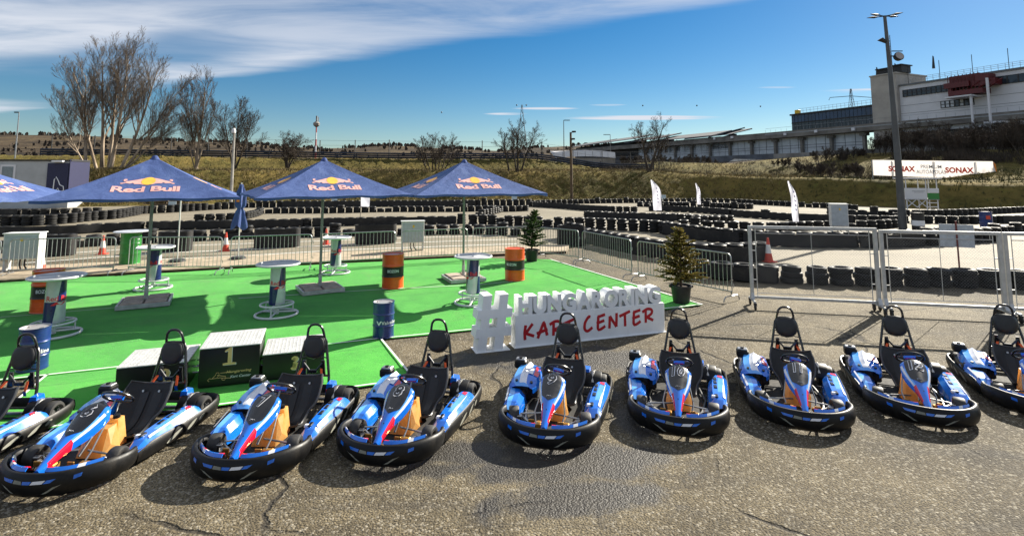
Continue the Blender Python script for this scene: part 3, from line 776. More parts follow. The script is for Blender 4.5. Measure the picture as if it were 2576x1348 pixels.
# ---------------------------------------------------------------- wheeled gates of grey tube and wire
M_GATE = mat('gate_paint', (.50, .50, .49), .45, .35, var=.12, scale=8)
M_WIRE = mat('thin_wire', (.30, .30, .30), .5, .6)
M_BLACK = mat('black_plastic', (.012, .012, .013), .42, 0, var=.3, scale=9, bump=.2)
M_CAST = mat('caster_rubber', (.02, .02, .02), .6)
def gate(label, a, b_, h, right_post=True):
    a, b_ = Vector(a), Vector(b_); d = b_-a; Lg = d.length
    root = thing('wheeled_gate', label, 'gate', (a.x, a.y, 0), atan2(d.y, d.x), 'wheeled wire gates')
    pm = MB().box((0, 0, (h+.2)/2), (.075, .075, h-.2), ch=.006).mesh('post', M_GATE, 30)
    for x in (0, Lg) if right_post else (0,):
        o = obj('post', pm, root); o.location = (x, 0, 0)
        fb = MB(); fb.tube([(x, -.30, .17), (x, .30, .17)], .028, 6)
        fb.hull([(x-.04, -.1, .2), (x+.04, -.1, .2), (x-.03, 0, .42), (x+.03, 0, .42), (x-.04, .1, .2), (x+.04, .1, .2)])
        fo = fb.build('foot', M_GATE, root)
        for y in (-.28, .28):
            c = MB(); X = Matrix.Translation((x, y, .065)) @ Matrix.Rotation(pi/2, 4, 'Y')
            c.lathe([(.0, -.02), (.05, -.022), (.064, -.016), (.064, .016), (.05, .022), (0, .02)], 14, X=X)
            c.box((x, y, .13), (.06, .07, .05)); c.build('caster', M_CAST, fo)
    MB().box((Lg/2, 0, h+.035), (Lg+.075, .07, .07), ch=.006).build('top_rail', M_GATE, root, 30)
    MB().box((Lg/2, 0, .235), (Lg-.08, .05, .06), ch=.005).build('bottom_rail', M_GATE, root, 30)
    inn = MB(); z0, z1 = .33, h-.10
    for x in (.12, Lg-.12): inn.tube([(x, .0, .26), (x, .0, h)], .010, 5)
    inn.tube([(.12, 0, z1), (Lg-.12, 0, z1)], .010, 5); inn.tube([(.12, 0, z0), (Lg-.12, 0, z0)], .008, 5)
    inn.tube([(Lg/2, 0, z0), (Lg/2, 0, z1)], .007, 5)
    for x in (.4, 1.3, 2.1):
        if x < Lg: inn.tube([(x, 0, z1), (x, 0, h)], .007, 5)
    for z in (h*.35, h*.72): inn.box((.06, 0, z), (.12, .02, .02)); inn.box((Lg-.06, 0, z), (.12, .02, .02))
    inn.build('inner_frame', M_GATE, root)
    w = MB(); st = .062; k = int((Lg+z1)/st)
    for i in range(-int(z1/st), int(Lg/st)+1):
        for s in (1, -1):
            x0 = i*st
            pts = []
            for z in (z0, z1):
                pts.append((x0+(z-z0) if s > 0 else x0+(z1-z0)-(z-z0), 0, z))
            (xa, _, za), (xb, _, zb) = pts
            lo, hi = .13, Lg-.13
            if max(xa, xb) <= lo or min(xa, xb) >= hi: continue
            def cut(xv): return za+(zb-za)*(xv-xa)/(xb-xa)
            P = []
            for X_, Z_ in ((xa, za), (xb, zb)):
                if X_ < lo: X_, Z_ = lo, cut(lo)
                elif X_ > hi: X_, Z_ = hi, cut(hi)
                P.append((X_, .004*s, Z_))
            if (Vector(P[0])-Vector(P[1])).length > .02: w.tube(P, .0012, 3, cap=False)
    stuff(w.build('wire_mesh', M_WIRE, root, smooth=0))
    return root
gate('left wheeled wire gate, beside the last crowd barrier', (5.60, 12.80), (8.16, 12.22), 1.80)
gate('middle wheeled wire gate, with a board showing through its mesh', (8.28, 12.20), (10.50, 11.72), 1.76)
gate('rightmost wheeled wire gate, running out of the photo', (10.60, 11.70), (13.1, 11.2), 1.76)

# ---------------------------------------------------------------- traffic cones
M_CONE_R = mat('cone_red', (.62, .055, .022), .5, var=.15); M_CONE_W = mat('cone_white', (.75, .73, .70), .5, dirt=.3); M_CONE_K = mat('cone_base_rubber', (.025, .023, .022), .7)
def cone(label, p, h=.75, z=0.0, black_base=False, rz=.3):
    root = thing('traffic_cone', label, 'cone', (*p, z), rz, 'striped traffic cones')
    MB().box((0, 0, .02), (.36*h/.75, .36*h/.75, .04), ch=.012).build('base', M_CONE_K if black_base else M_CONE_R, root, 30)
    r0, r1 = .125*h/.75, .028
    zz = [.04, h*.36, h*.36, h*.72, h*.72, h]; rr = [r0+(r1-r0)*(z_-.04)/(h-.04) for z_ in zz]
    MB().lathe([(rr[0]+.01, .04), (rr[1], zz[1])], 16, 0).build('lower_cone', M_CONE_R, root); MB().lathe([(rr[4], zz[4]), (rr[5], zz[5]), (0, zz[5])], 16, 0).build('cone_tip', M_CONE_R, root); MB().lathe([(rr[1]+.002, zz[1]), (rr[3]+.002, zz[3])], 16).build('reflective_band', M_CONE_W, root)
cone('striped cone with a black foot behind the far left barrier', (-15.037, 17.475), .62, .0, True)
cone('striped cone on the grid lines, right of the black tyre bundle', (-15.954, 21.227), .72)
cone('striped cone at the joint of two barriers left of the furled parasol', (-11.63, 22.113), .75)
cone('striped cone mostly hidden behind the back left drink-can table', (-8.248, 24.133), .7)
cone('tall striped cone at the end of the tyre row by the left gate', (9.117, 19.385), .85)

# ---------------------------------------------------------------- parasols
def canopy_mat():
    t = NT('parasol_cloth')
    n = t.noise(2.2, 5, .65, .5); n2 = t.noise(220, 2)
    c = t.ramp(n, [(.3, (.055, .090, .25)), (.55, (.080, .128, .33)), (.75, (.125, .178, .38))])
    t.set(c, .78, 0, t.bump(t.math('ADD', n, t.math('MULTIPLY', n2, .15)), .5, .07), spec=.25)
    tr = t.n('ShaderNodeBsdfTranslucent'); t.l(c, tr.inputs[0])
    mx = t.n('ShaderNodeMixShader'); mx.inputs[0].default_value = .24
    out = t.t.nodes['Material Output']; t.l(t.b.outputs[0], mx.inputs[1]); t.l(tr.outputs[0], mx.inputs[2]); t.l(mx.outputs[0], out.inputs[0])
    return t.m
M_CANOPY = canopy_mat()
M_PINK = mat('faded_red_print', (.64, .34, .31), .7, var=.12, scale=4)
M_YEL = mat('yellow_print', (.80, .42, .045), .7, var=.15, scale=4)
M_POLE = mat('parasol_pole', (.30, .29, .27), .5, .3, var=.2, scale=5, bump=.1)
M_SLAB = mat('paving_slab', (.42, .34, .27), .9, var=.22, scale=7, bump=.4, dirt=.3)
M_SLABFR = mat('slab_frame', (.46, .46, .47), .5, .5, var=.2)
BULL = [(440, 182), (470, 176), (500, 181), (492, 200), (462, 204), (470, 214), (520, 216), (620, 190), (700, 168), (760, 156), (830, 150), (850, 290), (790, 290), (740, 272), (690, 268), (640, 271), (605, 246), (560, 266), (485, 257), (420, 281), (388, 275), (398, 258), (450, 250), (498, 230), (440, 222), (432, 204)]
BULL = [((x-876)/1000, (215-y)/1000) for x, y in BULL]
def emblem(f):
    """two facing bulls before a disc; f maps plane coordinates to space -> (print mesh verts/faces, disc verts/faces)"""
    tri = []
    for s in (1, -1):
        p = [(x*s, y) for x, y in BULL]
        tri.append(p if s > 0 else p[::-1])
    disc = [(.128*cos(2*pi*k/28), .082*sin(2*pi*k/28)) for k in range(28)]
    return tri, disc
def ear(poly):
    bm = bmesh.new(); f = bm.faces.new([bm.verts.new((x, y, 0)) for x, y in poly]); r = bmesh.ops.triangulate(bm, faces=[f]); bm.verts.index_update()
    out = [v.co[:2] for v in bm.verts], [tuple(v.index for v in q.verts) for q in bm.faces]; bm.free(); return out
def make_parasol():
    root = thing('parasol', '', 'parasol', group='open blue parasols on the carpet')
    Sd, He, Ha = 3.68, 2.52, 3.45; h = Sd/2; n = 14
    def surf(k, u, v):
        """panel k; u in -1..1 along the edge, v 0 (top) .. 1 (edge)"""
        v_ = max(v, .0); sag = -.075*sin(pi*min(1, v_))*(1-.35*u*u) 
        x, y = u*h*v_, -h*v_
        edge = .05*(1-u*u)*max(0, v_-.55)/.45
        y += edge
        z = Ha-(Ha-He)*v_+sag+.012*sin(u*9+k)*v_
        a = k*pi/2
        return Vector((x*cos(a)-y*sin(a), x*sin(a)+y*cos(a), z))
    cn = MB()
    for k in range(4):
        rows = [[surf(k, -1+2*j/n, .015+.985*i/n) for j in range(n+1)] for i in range(n+1)]
        last = [surf(k, -1+2*j/n, 1)+Vector((0, 0, -.055-.010*sin(j*1.9+k))) for j in range(n+1)]
        cn.grid(rows+[last])
    can = cn.build('canopy', M_CANOPY, root, smooth=50)
    # piping on the hips, ribs below
    rib = MB()
    for k in range(4):
        a = [surf(k, -1, v)-Vector((0, 0, .03)) for v in (.05, .3, .6, .97)]
        rib.tube(a, .013, 5); mid = [surf(k, 0, v)-Vector((0, 0, .035)) for v in (.05, .4, .8, .97)]; rib.tube(mid, .011, 5)
        rib.tube([Vector((0, 0, Ha-.95)), surf(k, -1, .5)-Vector((0, 0, .03))], .010, 5); rib.tube([Vector((0, 0, Ha-.95)), surf(k, 0, .5)-Vector((0, 0, .03))], .010, 5)
    rib.build('ribs', M_POLE, root)
    MB().lathe([(0, Ha+.05), (.045, Ha+.04), (.07, Ha), (.10, Ha-.05)], 12).build('cap', M_CANOPY, root)
    # printed emblem and lettering on each panel
    L = sqrt(h*h+(Ha-He)**2)
    tv, tf = text('Red Bull', 1.26, .30, bold=.03, res=3, spacing=.92)
    tri, disc = emblem(None)
    for k in range(4):
        def put(x, y, off=.006, sc=1.0, v0=.655):
            v = v0-y/L; u = x/(h*max(v, .1)); p = surf(k, u, v); q = surf(k, u+.01, v)-p; w = surf(k, u, v+.01)-p
            nn = w.cross(q).normalized(); nn = nn if nn.z > 0 else -nn
            return p+nn*off
        b = MB(); b.add([put(x, y-.165) for x, y in tv], tf)
        b.build('lettering', M_PINK, can, smooth=0)
        b = MB()
        for p in tri:
            vv, ff = ear(p); b.add([put(x*1.05, y*2.3+.25) for x, y in vv], ff)
        b.build('bull_emblem', M_PINK, can, smooth=0)
        b = MB(); b.add([put(x*1.05, y*2.3+.25, .009) for x, y in disc], [tuple(range(28))])
        b.build('emblem_disc', M_YEL, can, smooth=0)
    MB().tube([(0, 0, .1), (0, 0, Ha-.05)], .036, 12).build('pole', M_POLE, root)
    MB().tube([(0, 0, Ha-1.02), (0, 0, Ha-.88)], .055, 10).build('runner', M_POLE, root)
    base = MB()
    for s in (-.5, .5): base.box((s, 0, .055), (.045, 1.045, .09)); base.box((0, s, .055), (.955, .045, .09))
    base.box((0, 0, .03), (.95, .10, .05)); base.box((0, 0, .034), (.10, .95, .05)); base.tube([(0, 0, .05), (0, 0, .42)], .046, 10)
    base.build('base_frame', M_SLABFR, root, 30)
    sl = MB().box((0, 0, .075), (.425, .425, .10), ch=.014).mesh('slab', M_SLAB, 30)
    for x in (-.237, .237):
        for y in (-.237, .237):
            o = obj('slab', sl, root); o.location = (x+random.uniform(-.006, .006), y+random.uniform(-.006, .006), random.uniform(0, .014)); o.rotation_euler = (0, 0, random.uniform(-.02, .02))
    return root
par = make_parasol()
PAR = [((-8.66, 13.0), .494, 'open blue parasol with the large pink bull emblem, second from the left'), ((-5.08, 14.5), .55, 'open blue parasol standing between the middle drink-can table and the orange drum'),
       ((-1.42, 15.98), .395, 'rightmost open blue parasol, behind the table with the raised lid'), ((-12.35, 11.55), .30, 'open blue parasol cut off by the left edge of the photo')]
for i, (p, a, lab) in enumerate(PAR):
    o = par if i == 0 else dup(par)
    o.location = (*p, .03); o.rotation_euler = (0, 0, a); o['label'] = lab

# furled parasol and the bare pole beside it
fu = thing('furled_parasol', 'furled blue parasol on a thin pole behind the barriers', 'parasol', (-9.72, 19.35, .115))
b = MB(); rows = []
for i in range(15):
    t_ = i/14; z = 2.62-1.52*t_; rad = .05+.10*sst(.0, .25, t_)-.02*sst(.45, .6, t_)+.10*sst(.62, 1, t_)
    if .56 < t_ < .64: rad *= .62
    rows.append([(rad*(1+.28*sin(5*th+t_*2))*cos(th), rad*(1+.28*sin(5*th+t_*2))*sin(th), z+(.09*sin(3*th) if i == 14 else 0)) for th in [2*pi*k/30 for k in range(30)]])
b.grid(rows, closed=True); fc = b.build('folded_cloth', M_CANOPY, fu, smooth=60)
b = MB(); b.add([((.160+.004)*cos(a)*(1), (.160)*sin(a), z) for z in (2.0, 2.16) for a in [-2.3+.25*k for k in range(7)]], [(k, k+1, k+8, k+7) for k in range(6)]); b.build('emblem_disc', mat('orange_print', (.75, .22, .02), .7), fc)
MB().tube([(0, 0, 0), (0, 0, 2.68)], .022, 8).build('pole', mat('white_pole', (.62, .62, .60), .4, .2), fu)
MB().lathe([(0, .09), (.20, .085), (.26, .05), (.27, 0), (0, 0)], 20).build('base', M_CAST, fu)
bp = thing('pole_stand', 'bare white pole on a dark round foot, right of the green barrel', 'pole', (-11.5, 18.75, .115))
MB().tube([(0, 0, 0), (0, 0, 2.35)], .022, 8).build('pole', bpy.data.materials['white_pole'], bp)
MB().lathe([(0, .09), (.20, .085), (.26, .05), (.27, 0), (0, 0)], 20).build('base', M_CAST, bp)

# ---------------------------------------------------------------- drink-can tables
M_NAVY = mat('can_navy', (.008, .014, .105), .3, .1, var=.12, coat=.3)
M_SILV = mat('can_silver', (.50, .52, .54), .35, .25, var=.08, coat=.2, dirt=.12)
M_RED = mat('print_red', (.62, .012, .018), .5)
M_TABLE = mat('table_white_paint', (.62, .63, .64), .38, .1, var=.08, dirt=.12)
M_TOP = mat('table_top', (.50, .51, .53), .42, .2, var=.12, scale=3, dirt=.2)
def make_table():
    root = thing('can_table', '', 'table', group='drink-can bar tables on the carpet')
    b = MB(); r0, r1, z0, z1, n, m = .170, .152, .235, 1.035, 48, 16
    rows = []
    for i in range(m+1):
        z = z0+(z1-z0)*i/m; rr = r0+(r1-r0)*i/m; sh = .62*(i/m)
        rows.append([(rr*cos(2*pi*k/n+sh), rr*sin(2*pi*k/n+sh), z) for k in range(n)])
    b.grid(rows, closed=True, mi=lambda i, j: ((j*4//n) + (i*2//m)) % 2)
    can = b.build('can_body', [M_NAVY, M_SILV], root)
    for q in range(2):
        a0 = pi*q + .62*.62 + .18
        tv, tf = text('Red Bull', .40, .092, bold=.012, spacing=.95)
        b = MB(); b.add(wrap(tv, tf, .1585, a0+pi/2*.95, .70, .003), tf); b.build('lettering', M_RED, can, smooth=0)
        b = MB(); pb = [(-.13, -.03), (-.05, .028), (.02, .034), (.06, .012), (.13, .030), (.09, -.004), (.05, -.030), (-.02, -.016), (-.07, -.034)]
        b.add([((.1655+.003)*cos(a0+pi/2*.95+x/.165), (.1685)*sin(a0+pi/2*.95+x/.165), .605+y) for x, y in pb], [tuple(range(9))]); b.build('bull_mark', M_RED, can, smooth=0)
    t = MB(); t.lathe([(0, 1.088), (.03, 1.092), (.035, 1.088), (.40, 1.078), (.425, 1.085)], 40); t.lathe([(0, 1.055), (.40, 1.055), (.425, 1.085)], 40)
    t.tube([(0, 0, 1.088), (0, 0, 1.108)], .03, 12)
    t.build('table_top', M_TOP, root, 40)
    ring = lambda R, z, r, nn=40: MB().tube([(R*cos(2*pi*k/nn), R*sin(2*pi*k/nn), z) for k in range(nn)], r, 8, closed=True)
    ring(.437, 1.088, .024).build('top_rim', M_TABLE, root)
    ring(.335, .235, .021).build('foot_rail', M_TABLE, root)
    bs = ring(.43, .026, .025)
    for k in range(3):
        a = 2*pi*k/3+.4
        bs.tube([(0, 0, .07), (.43*cos(a), .43*sin(a), .03)], .02, 6); bs.tube([(.335*cos(a), .335*sin(a), .05), (.335*cos(a), .335*sin(a), .235)], .016, 6); bs.tube([(.15*cos(a), .15*sin(a), .225), (.335*cos(a), .335*sin(a), .235)], .014, 6)
    bs.tube([(0, 0, .03), (0, 0, .24)], .05, 10)
    bs.build('base', M_TABLE, root)
    return root
tb = make_table()
for i, (p, a, lab) in enumerate([((-8.72, 10.50), .55, 'drink-can table in front of the half hidden orange drum, left'), ((-9.63, 14.72), 2.3, 'drink-can table behind the large left parasol pole'),
                                 ((-5.12, 11.98), .20, 'drink-can table standing alone in the middle of the carpet'), ((-5.50, 17.02), .15, 'drink-can table at the back beside the barriers'), ((-.93, 13.08), 2.1, 'drink-can table behind the white hash sign')]):
    o = tb if i == 0 else dup(tb)
    o.location = (*p, .03); o.rotation_euler = (0, 0, a); o['label'] = lab

# ---------------------------------------------------------------- drums
M_OR = mat('orange_drum_paint', (.74, .085, .007), .38, .0, var=.12, scale=5, dirt=.08, coat=.2)
M_DK = mat('black_band', (.014, .012, .012), .45, var=.2)
M_BL = mat('blue_drum_paint', (.010, .030, .155), .32, .1, var=.15, scale=6, dirt=.12, coat=.3)
M_GR = mat('green_drum_paint', (.020, .20, .030), .38, .1, var=.2, scale=5, dirt=.15)
M_LID = mat('drum_lid', (.48, .46, .45), .35, .5, var=.2, dirt=.2)
M_PW = mat('white_print', (.75, .76, .78), .5, var=.05)
def drum(name, label, p, r, h, mats, bands, z=.03, group=None, rz=0, wobble=True):
    root = thing(name, label, 'drum', (*p, z), rz, group)
    prof = [(0, .02), (r-.02, .02), (r-.006, .0), (r, .01)]; mi = [0, 0, 0]
    for i in range(1, 44):
        zz = h*i/44; rib = 0
        for q in (.335, .665): rib = max(rib, .012*math.exp(-((zz/h-q)/.016)**2))
        rib += .0025*sin(zz/h*95)*(1 if .72 < zz/h < .97 or .05 < zz/h < .3 else 0)
        prof.append((r-.006+rib, zz)); mi.append(1 if bands and bands[0] < zz/h < bands[1] else 0)
    prof += [(r, h-.01), (r+.002, h), (r-.008, h), (r-.012, h-.018), (0, h-.018)]; mi += [0, 0, 0, 2, 2]
    MB().lathe(prof, 36, mi).build('shell', mats, root, 40)
    bg = MB(); bg.tube([(r*.6, 0, h-.018), (r*.6, 0, h-.004)], .028, 10); bg.tube([(-r*.62, .03, h-.018), (-r*.62, .03, h-.006)], .016, 8); bg.build('bung', M_LID, root)
    return root
def to_cam(p): return atan2(-p[1], -p[0])
for p, lab, da in (((-3.24, 14.88), 'orange drum with a black band, in front of the middle parasol gap', .02), ((.08, 15.98), 'orange drum with a black band beside the first potted conifer', -.38), ((-10.45, 12.35), 'orange drum mostly hidden behind the left drink-can table', -.22)):
    r = drum('oil_drum', lab, p, .292, .90, [M_OR, M_DK, M_OR], (.345, .655), group='orange drums on the carpet')
    tv, tf = text('BOZON', .30, .075, bold=.018)
    b = MB(); b.add(wrap(tv, tf, .287, to_cam(p)+da, .47, .004), tf); b.build('lettering', M_PW, r, smooth=0)
for p, lab, da, dz in (((-2.43, 10.44), 'small blue drum at the notch of the carpet, behind the eighth kart', .42, 0), ((-7.52, 8.72), 'small blue drum behind the leftmost kart', -.02, 0)):
    r = drum('blue_drum', lab, p, .200, .64, [M_BL, M_BL, M_LID], None, group='small blue drums')
    tv, tf = text('Valvoline', .34, .062, bold=.012)
    b = MB(); b.add(wrap(tv, tf, .196, to_cam(p)+da+.25, .285, .004), tf); b.build('lettering', M_PW, r, smooth=0)
    vm = [(-.055, .035), (-.030, .035), (-.004, -.012), (.022, .035), (.048, .035), (.004, -.042), (-.012, -.042)]
    b = MB(); k0 = to_cam(p)+da-.83
    vv, ff = ear(vm); b.add([(.2025*cos(k0+x/.2), .2025*sin(k0+x/.2), .285+y) for x, y in vv], ff); b.build('logo', M_PW, r, smooth=0)
g = drum('green_barrel', 'green barrel with a pale round table top, behind the back left barriers', (-12.85, 18.35), .30, 1.02, [M_GR, M_GR, M_LID], None, z=.115)
MB().lathe([(0, 1.075), (.50, 1.075), (.52, 1.06), (.50, 1.04), (0, 1.04)], 40).build('table_top', mat('pale_table_top', (.52, .55, .62), .3, .1), g)
b = MB()
for i, (y0, y1) in enumerate(((.45, .52), (.56, .63), (.67, .76), (.80, .86))):
    a = to_cam((-12.85, 18.35))+.75; b.add([(.306*cos(a+s*.14), .306*sin(a+s*.14), z_) for s, z_ in ((-1, y0), (1, y0), (1, y0+.02), (-1, y0+.02))], [(0, 1, 2, 3)])
b.build('print', M_PW, g, smooth=0)

# ---------------------------------------------------------------- winners' podium
M_PBLK = mat('podium_black', (.011, .010, .011), .35, var=.2, scale=3, bump=.05, dirt=.06)
M_TREAD = mat('podium_tread', (.62, .62, .60), .42, .35, var=.14, scale=12, bump=.5, bscale=140, dirt=.12)
M_GOLD = mat('gold_print', (.78, .52, .22), .45, .05, var=.12)
def block(label, p, rz, w, d, h, num, logo=False):
    root = thing('podium_block', label, 'podium', (*p, .03), rz, "winners' podium blocks")
    MB().box((w/2, d/2, (h-.02)/2+.004), (w, d, h-.028), ch=.006).build('body', M_PBLK, root, 30)
    MB().box((w/2, d/2, h-.006), (w+.012, d+.012, .016), ch=.004).build('tread_plate', M_TREAD, root, 30)
    rb = MB(); k = int(w/.052)
    for i in range(k):
        x = .03+(w-.06)*i/(k-1)
        for j in range(9):
            y = .05+(d-.1)*(j+.5*(i % 2))/9.0; rb.hull([(x-.016, y, h+.0015), (x+.016, y, h+.0015), (x, y-.035, h+.0015), (x, y+.035, h+.0015), (x, y-.02, h+.006), (x, y+.02, h+.006)])
    stuff(rb.build('tread_pattern', M_TREAD, root, smooth=0))
    F = lambda x, z, o=-.003: (x, o, z)
    glyph = {'1': [(-.012, 0), (.165, 0), (.165, .024), (.108, .030), (.108, .23), (.088, .23), (.010, .186), (.010, .168), (.054, .180), (.054, .030), (-.012, .024)],
             '3': [(0, .030), (.012, .008), (.06, 0), (.115, .022), (.128, .062), (.105, .095), (.078, .104), (.104, .122), (.114, .150), (.092, .178), (.052, .186), (.016, .170), (.006, .146), (.026, .138), (.040, .160), (.060, .162), (.072, .142), (.058, .116), (.034, .108), (.034, .094), (.066, .088), (.082, .060), (.070, .028), (.044, .024), (.026, .044)],
             '2': [(0, 0), (.13, 0), (.13, .05), (.112, .03), (.055, .03), (.105, .085), (.12, .13), (.10, .17), (.06, .186), (.02, .172), (.006, .14), (.03, .135), (.045, .158), (.065, .15), (.07, .125), (.055, .085), (0, .02)]}[num]
    cx, cz = (w*.40, h*.53) if num == '1' else (w*(.62 if num == '2' else .45), h*.30)
    for m, o, sx, sz in ((M_PW, -.003, .007, -.005), (M_GOLD, -.0045, 0, 0)):
        vv, ff = ear(glyph); b = MB(); b.add([F(x*.95+cx+sx, y*1.08+cz+sz, o) for x, y in vv], ff); b.build('number' if o > -.004 else 'number_face', m, root, smooth=0)
    if logo:
        for s, ww, hh, cx, cz, m in (('Hungaroring', .33, .048, w*.66, h*.34, M_GOLD), ('Kart Center', .27, .036, w*.69, h*.22, M_PW)):
            tv, tf = text(s, ww, hh, bold=.012, shear=.25); b = MB(); b.add([F(x+cx, y+cz) for x, y in tv], tf); b.build('lettering', m, root, smooth=0)
        ln = MB(); z0 = .06
        for pts in ([(.16, .03), (.14, .05), (.16, .08), (.19, .07), (.30, .075), (.38, .06), (.44, .05)], [(.20, .075), (.24, .13), (.25, .165), (.28, .165), (.285, .12), (.26, .09)], [(.26, .125), (.32, .105), (.37, .09), (.36, .065)], [(.33, .03), (.32, .055), (.345, .07), (.37, .055), (.36, .03), (.335, .028)], [(.30, .155), (.47, .155)]):
            ln.tube([(x-.02, -.003, z0+z*.8) for x, z in pts], .0035, 4)
        ln.build('kart_drawing', M_GOLD, root)
    return root
pb1 = block("tall middle podium block with the golden 1", (-4.46, 7.92), radians(19.6), .79, .84, .545, '1', True)
block("low podium block with the golden 3, right of the tall block", (-3.68, 8.20), radians(19.6), .86, .82, .375, '3')
block("low podium block left of the tall block, behind the sixth kart", (-5.42, 7.62), radians(19.6), .86, .82, .385, '2')
lk = thing('podium_link', 'short steel coupling bars joining the podium blocks', 'coupling', (-4.46, 7.92, .03), radians(19.6))
for x0, x1 in ((-.13, 0.0), (.79, .86)):
    for y in (.3, .62):
        MB().tube([(x0, y, .14), (x1, y, .14)], .014, 6).tube([(x0, y, .22), (x1, y, .22)], .010, 6).build('bar', M_GALV, lk)

# ---------------------------------------------------------------- white block letter sign
M_FOAM = mat('sign_white', (.87, .88, .88), .6, var=.03, scale=4, bump=.12, bscale=90, dirt=.10)
M_SRED = mat('sign_red', (.46, .006, .014), .55, var=.1)
A_ = Vector((.06, 9.82, 0)); ang = atan2(10.81-9.82, 2.99-.06); Ls = hypot(10.81-9.82, 2.99-.06)
sg = thing('letter_sign', 'white block sign with raised white letters and red handwritten words', 'sign', A_, ang)
MB().box((Ls/2, .13, .278), (Ls, .26, .556), ch=.006).build('plinth', M_FOAM, sg, 30)
MB().box((Ls/2, .13, .008), (Ls+.05, .32, .012)).build('foot_plate', M_FOAM, sg, 0)
def extrude_text(ch, x, z, w, h, y0, y1, bold):
    tv, tf = text(ch, w, h, bold=bold, res=6)
    b = MB(); n = len(tv)
    edges = {}
    for f in tf:
        for a, c in zip(f, f[1:]+f[:1]): edges[(a, c)] = 1
    b.add([(px+x, y0, py+z) for px, py in tv]+[(px+x, y1, py+z) for px, py in tv], [f for f in tf]+[tuple(i+n for i in f[::-1]) for f in tf]+[(a, n+a, n+c, c) for (a, c) in edges if (c, a) not in edges])
    return b
xs = .05
LW = {'H': .27, 'U': .26, 'N': .28, 'G': .28, 'A': .29, 'R': .25, 'O': .29, 'I': .085}
tot = sum(LW[c] for c in 'HUNGARORING'); kx = (Ls-.11)/tot
for c in 'HUNGARORING':
    w = LW[c]*kx; extrude_text(c, xs+w/2, .556+.158, w-.020, .325, .003, .257, .05).build('letter', M_FOAM, sg, 40); xs += w
# red handwriting: thick strokes on the face, drawn with a white margin
HAND = {'K': [[(.10, .95), (.02, .45), (.05, .0)], [(.62, 1.0), (.1, .42)], [(.1, .42), (.72, .18)]],
        'A': [[(.0, .0), (.45, .98), (.55, .98)], [(.5, .95), (.72, .12)], [(-.08, .32), (.75, .52)]],
        'R': [[(.22, .92), (.2, .05)], [(-.08, .8), (.35, .98), (.72, .9), (.75, .68), (.5, .5), (.22, .42)], [(.3, .42), (.85, .15)]],
        'T': [[(-.05, .72), (.85, .98)], [(.42, .86), (.42, .0)]],
        'C': [[(.55, .95), (.42, .98), (.12, .6), (.08, .2), (.3, .02), (.7, .22)]],
        'E': [[(.75, .98), (.2, .88), (.12, .92)], [(.2, .88), (.15, .1), (.35, .02), (.75, .2)], [(.05, .45), (.68, .58)]],
        'N': [[(.1, .0), (.15, .82)], [(.15, .82), (.68, .06)], [(.68, .06), (.72, .98)]]}
def hand(word, x0, z0, wch, h, rise):
    for i, c in enumerate(word):
        b = MB()
        for st in HAND[c]:
            pts = [(x0+(i+p[0])*wch*1.0, z0+p[1]*h+rise*(i+p[0])) for p in st]
            P = smoothline([Vector(q) for q in pts], .02) if len(pts) > 2 else [Vector(pts[0]).lerp(Vector(pts[1]), k/6) for k in range(7)]
            b.tube([(q.x, -.001, q.y) for q in P], .030, 6)
        b.v = [(x, -.001+(y+.001)*.22, z) for x, y, z in b.v]
        b.build('red_letter', M_SRED, sg, 60)
hand('KART', .17, .125, .255, .265, .006); hand('CENTER', 1.34, .16, .255, .27, .008)
hs = thing('hash_sign', 'large white block hash sign left of the letter sign', 'sign', ((-0.656, 9.539) + (0,)), ang)
b = MB(); D_ = .30; hh = .95
def bar(poly): b.prism([(x, z) for x, z in poly], 0, 1)
X_ = Matrix(((1, 0, 0, 0), (0, 0, D_, 0), (0, 1, 0, 0), (0, 0, 0, 1)))
for x in (.12, .42): b.prism([(x-.06, .012), (x+.10, .012), (x+.21, hh), (x+.05, hh)], 0, 1, X=X_)
hb = MB()
for z in (.245, .555): hb.prism([(.0+z*.09, z), (.66+z*.05, z), (.68+z*.05, z+.15), (.02+z*.09, z+.15)], -.01, 1.01, X=X_)
b.build('upright', M_FOAM, hs, 30); hb.build('crossbar', M_FOAM, hs, 30)
MB().box((.34, .15, .005), (.62, .36, .01)).build('foot_plate', M_FOAM, hs, 0)

# ---------------------------------------------------------------- potted conifers
M_POT = mat('black_pot', (.014, .014, .015), .5, var=.25, scale=5, bump=.15, dirt=.12)
M_SOIL = mat('potting_soil', (.05, .032, .02), .95, var=.4, scale=30, bump=.8)
M_BARK = mat('conifer_bark', (.085, .055, .035), .9, var=.3, scale=20, bump=.5)
def needle_mat(name, a, b_, c_):
    t = NT(name); n = t.noise(7, 4, .6); i = t.noise(1.2, 2)
    t.set(t.ramp(t.math('ADD', t.math('MULTIPLY', n, .6), t.math('MULTIPLY', i, .4)), [(.35, a), (.52, b_), (.66, c_)]), .6, spec=.3)
    tr = t.n('ShaderNodeBsdfTranslucent'); tr.inputs[0].default_value = (*b_, 1); mx = t.n('ShaderNodeMixShader'); mx.inputs[0].default_value = .25
    t.l(t.b.outputs[0], mx.inputs[1]); t.l(tr.outputs[0], mx.inputs[2]); t.l(mx.outputs[0], t.t.nodes['Material Output'].inputs[0]); return t.m
M_NG = needle_mat('needles_green', (.018, .042, .012), (.045, .085, .018), (.10, .14, .03))
M_NY = needle_mat('needles_yellowed', (.055, .052, .012), (.165, .132, .030), (.29, .215, .060))
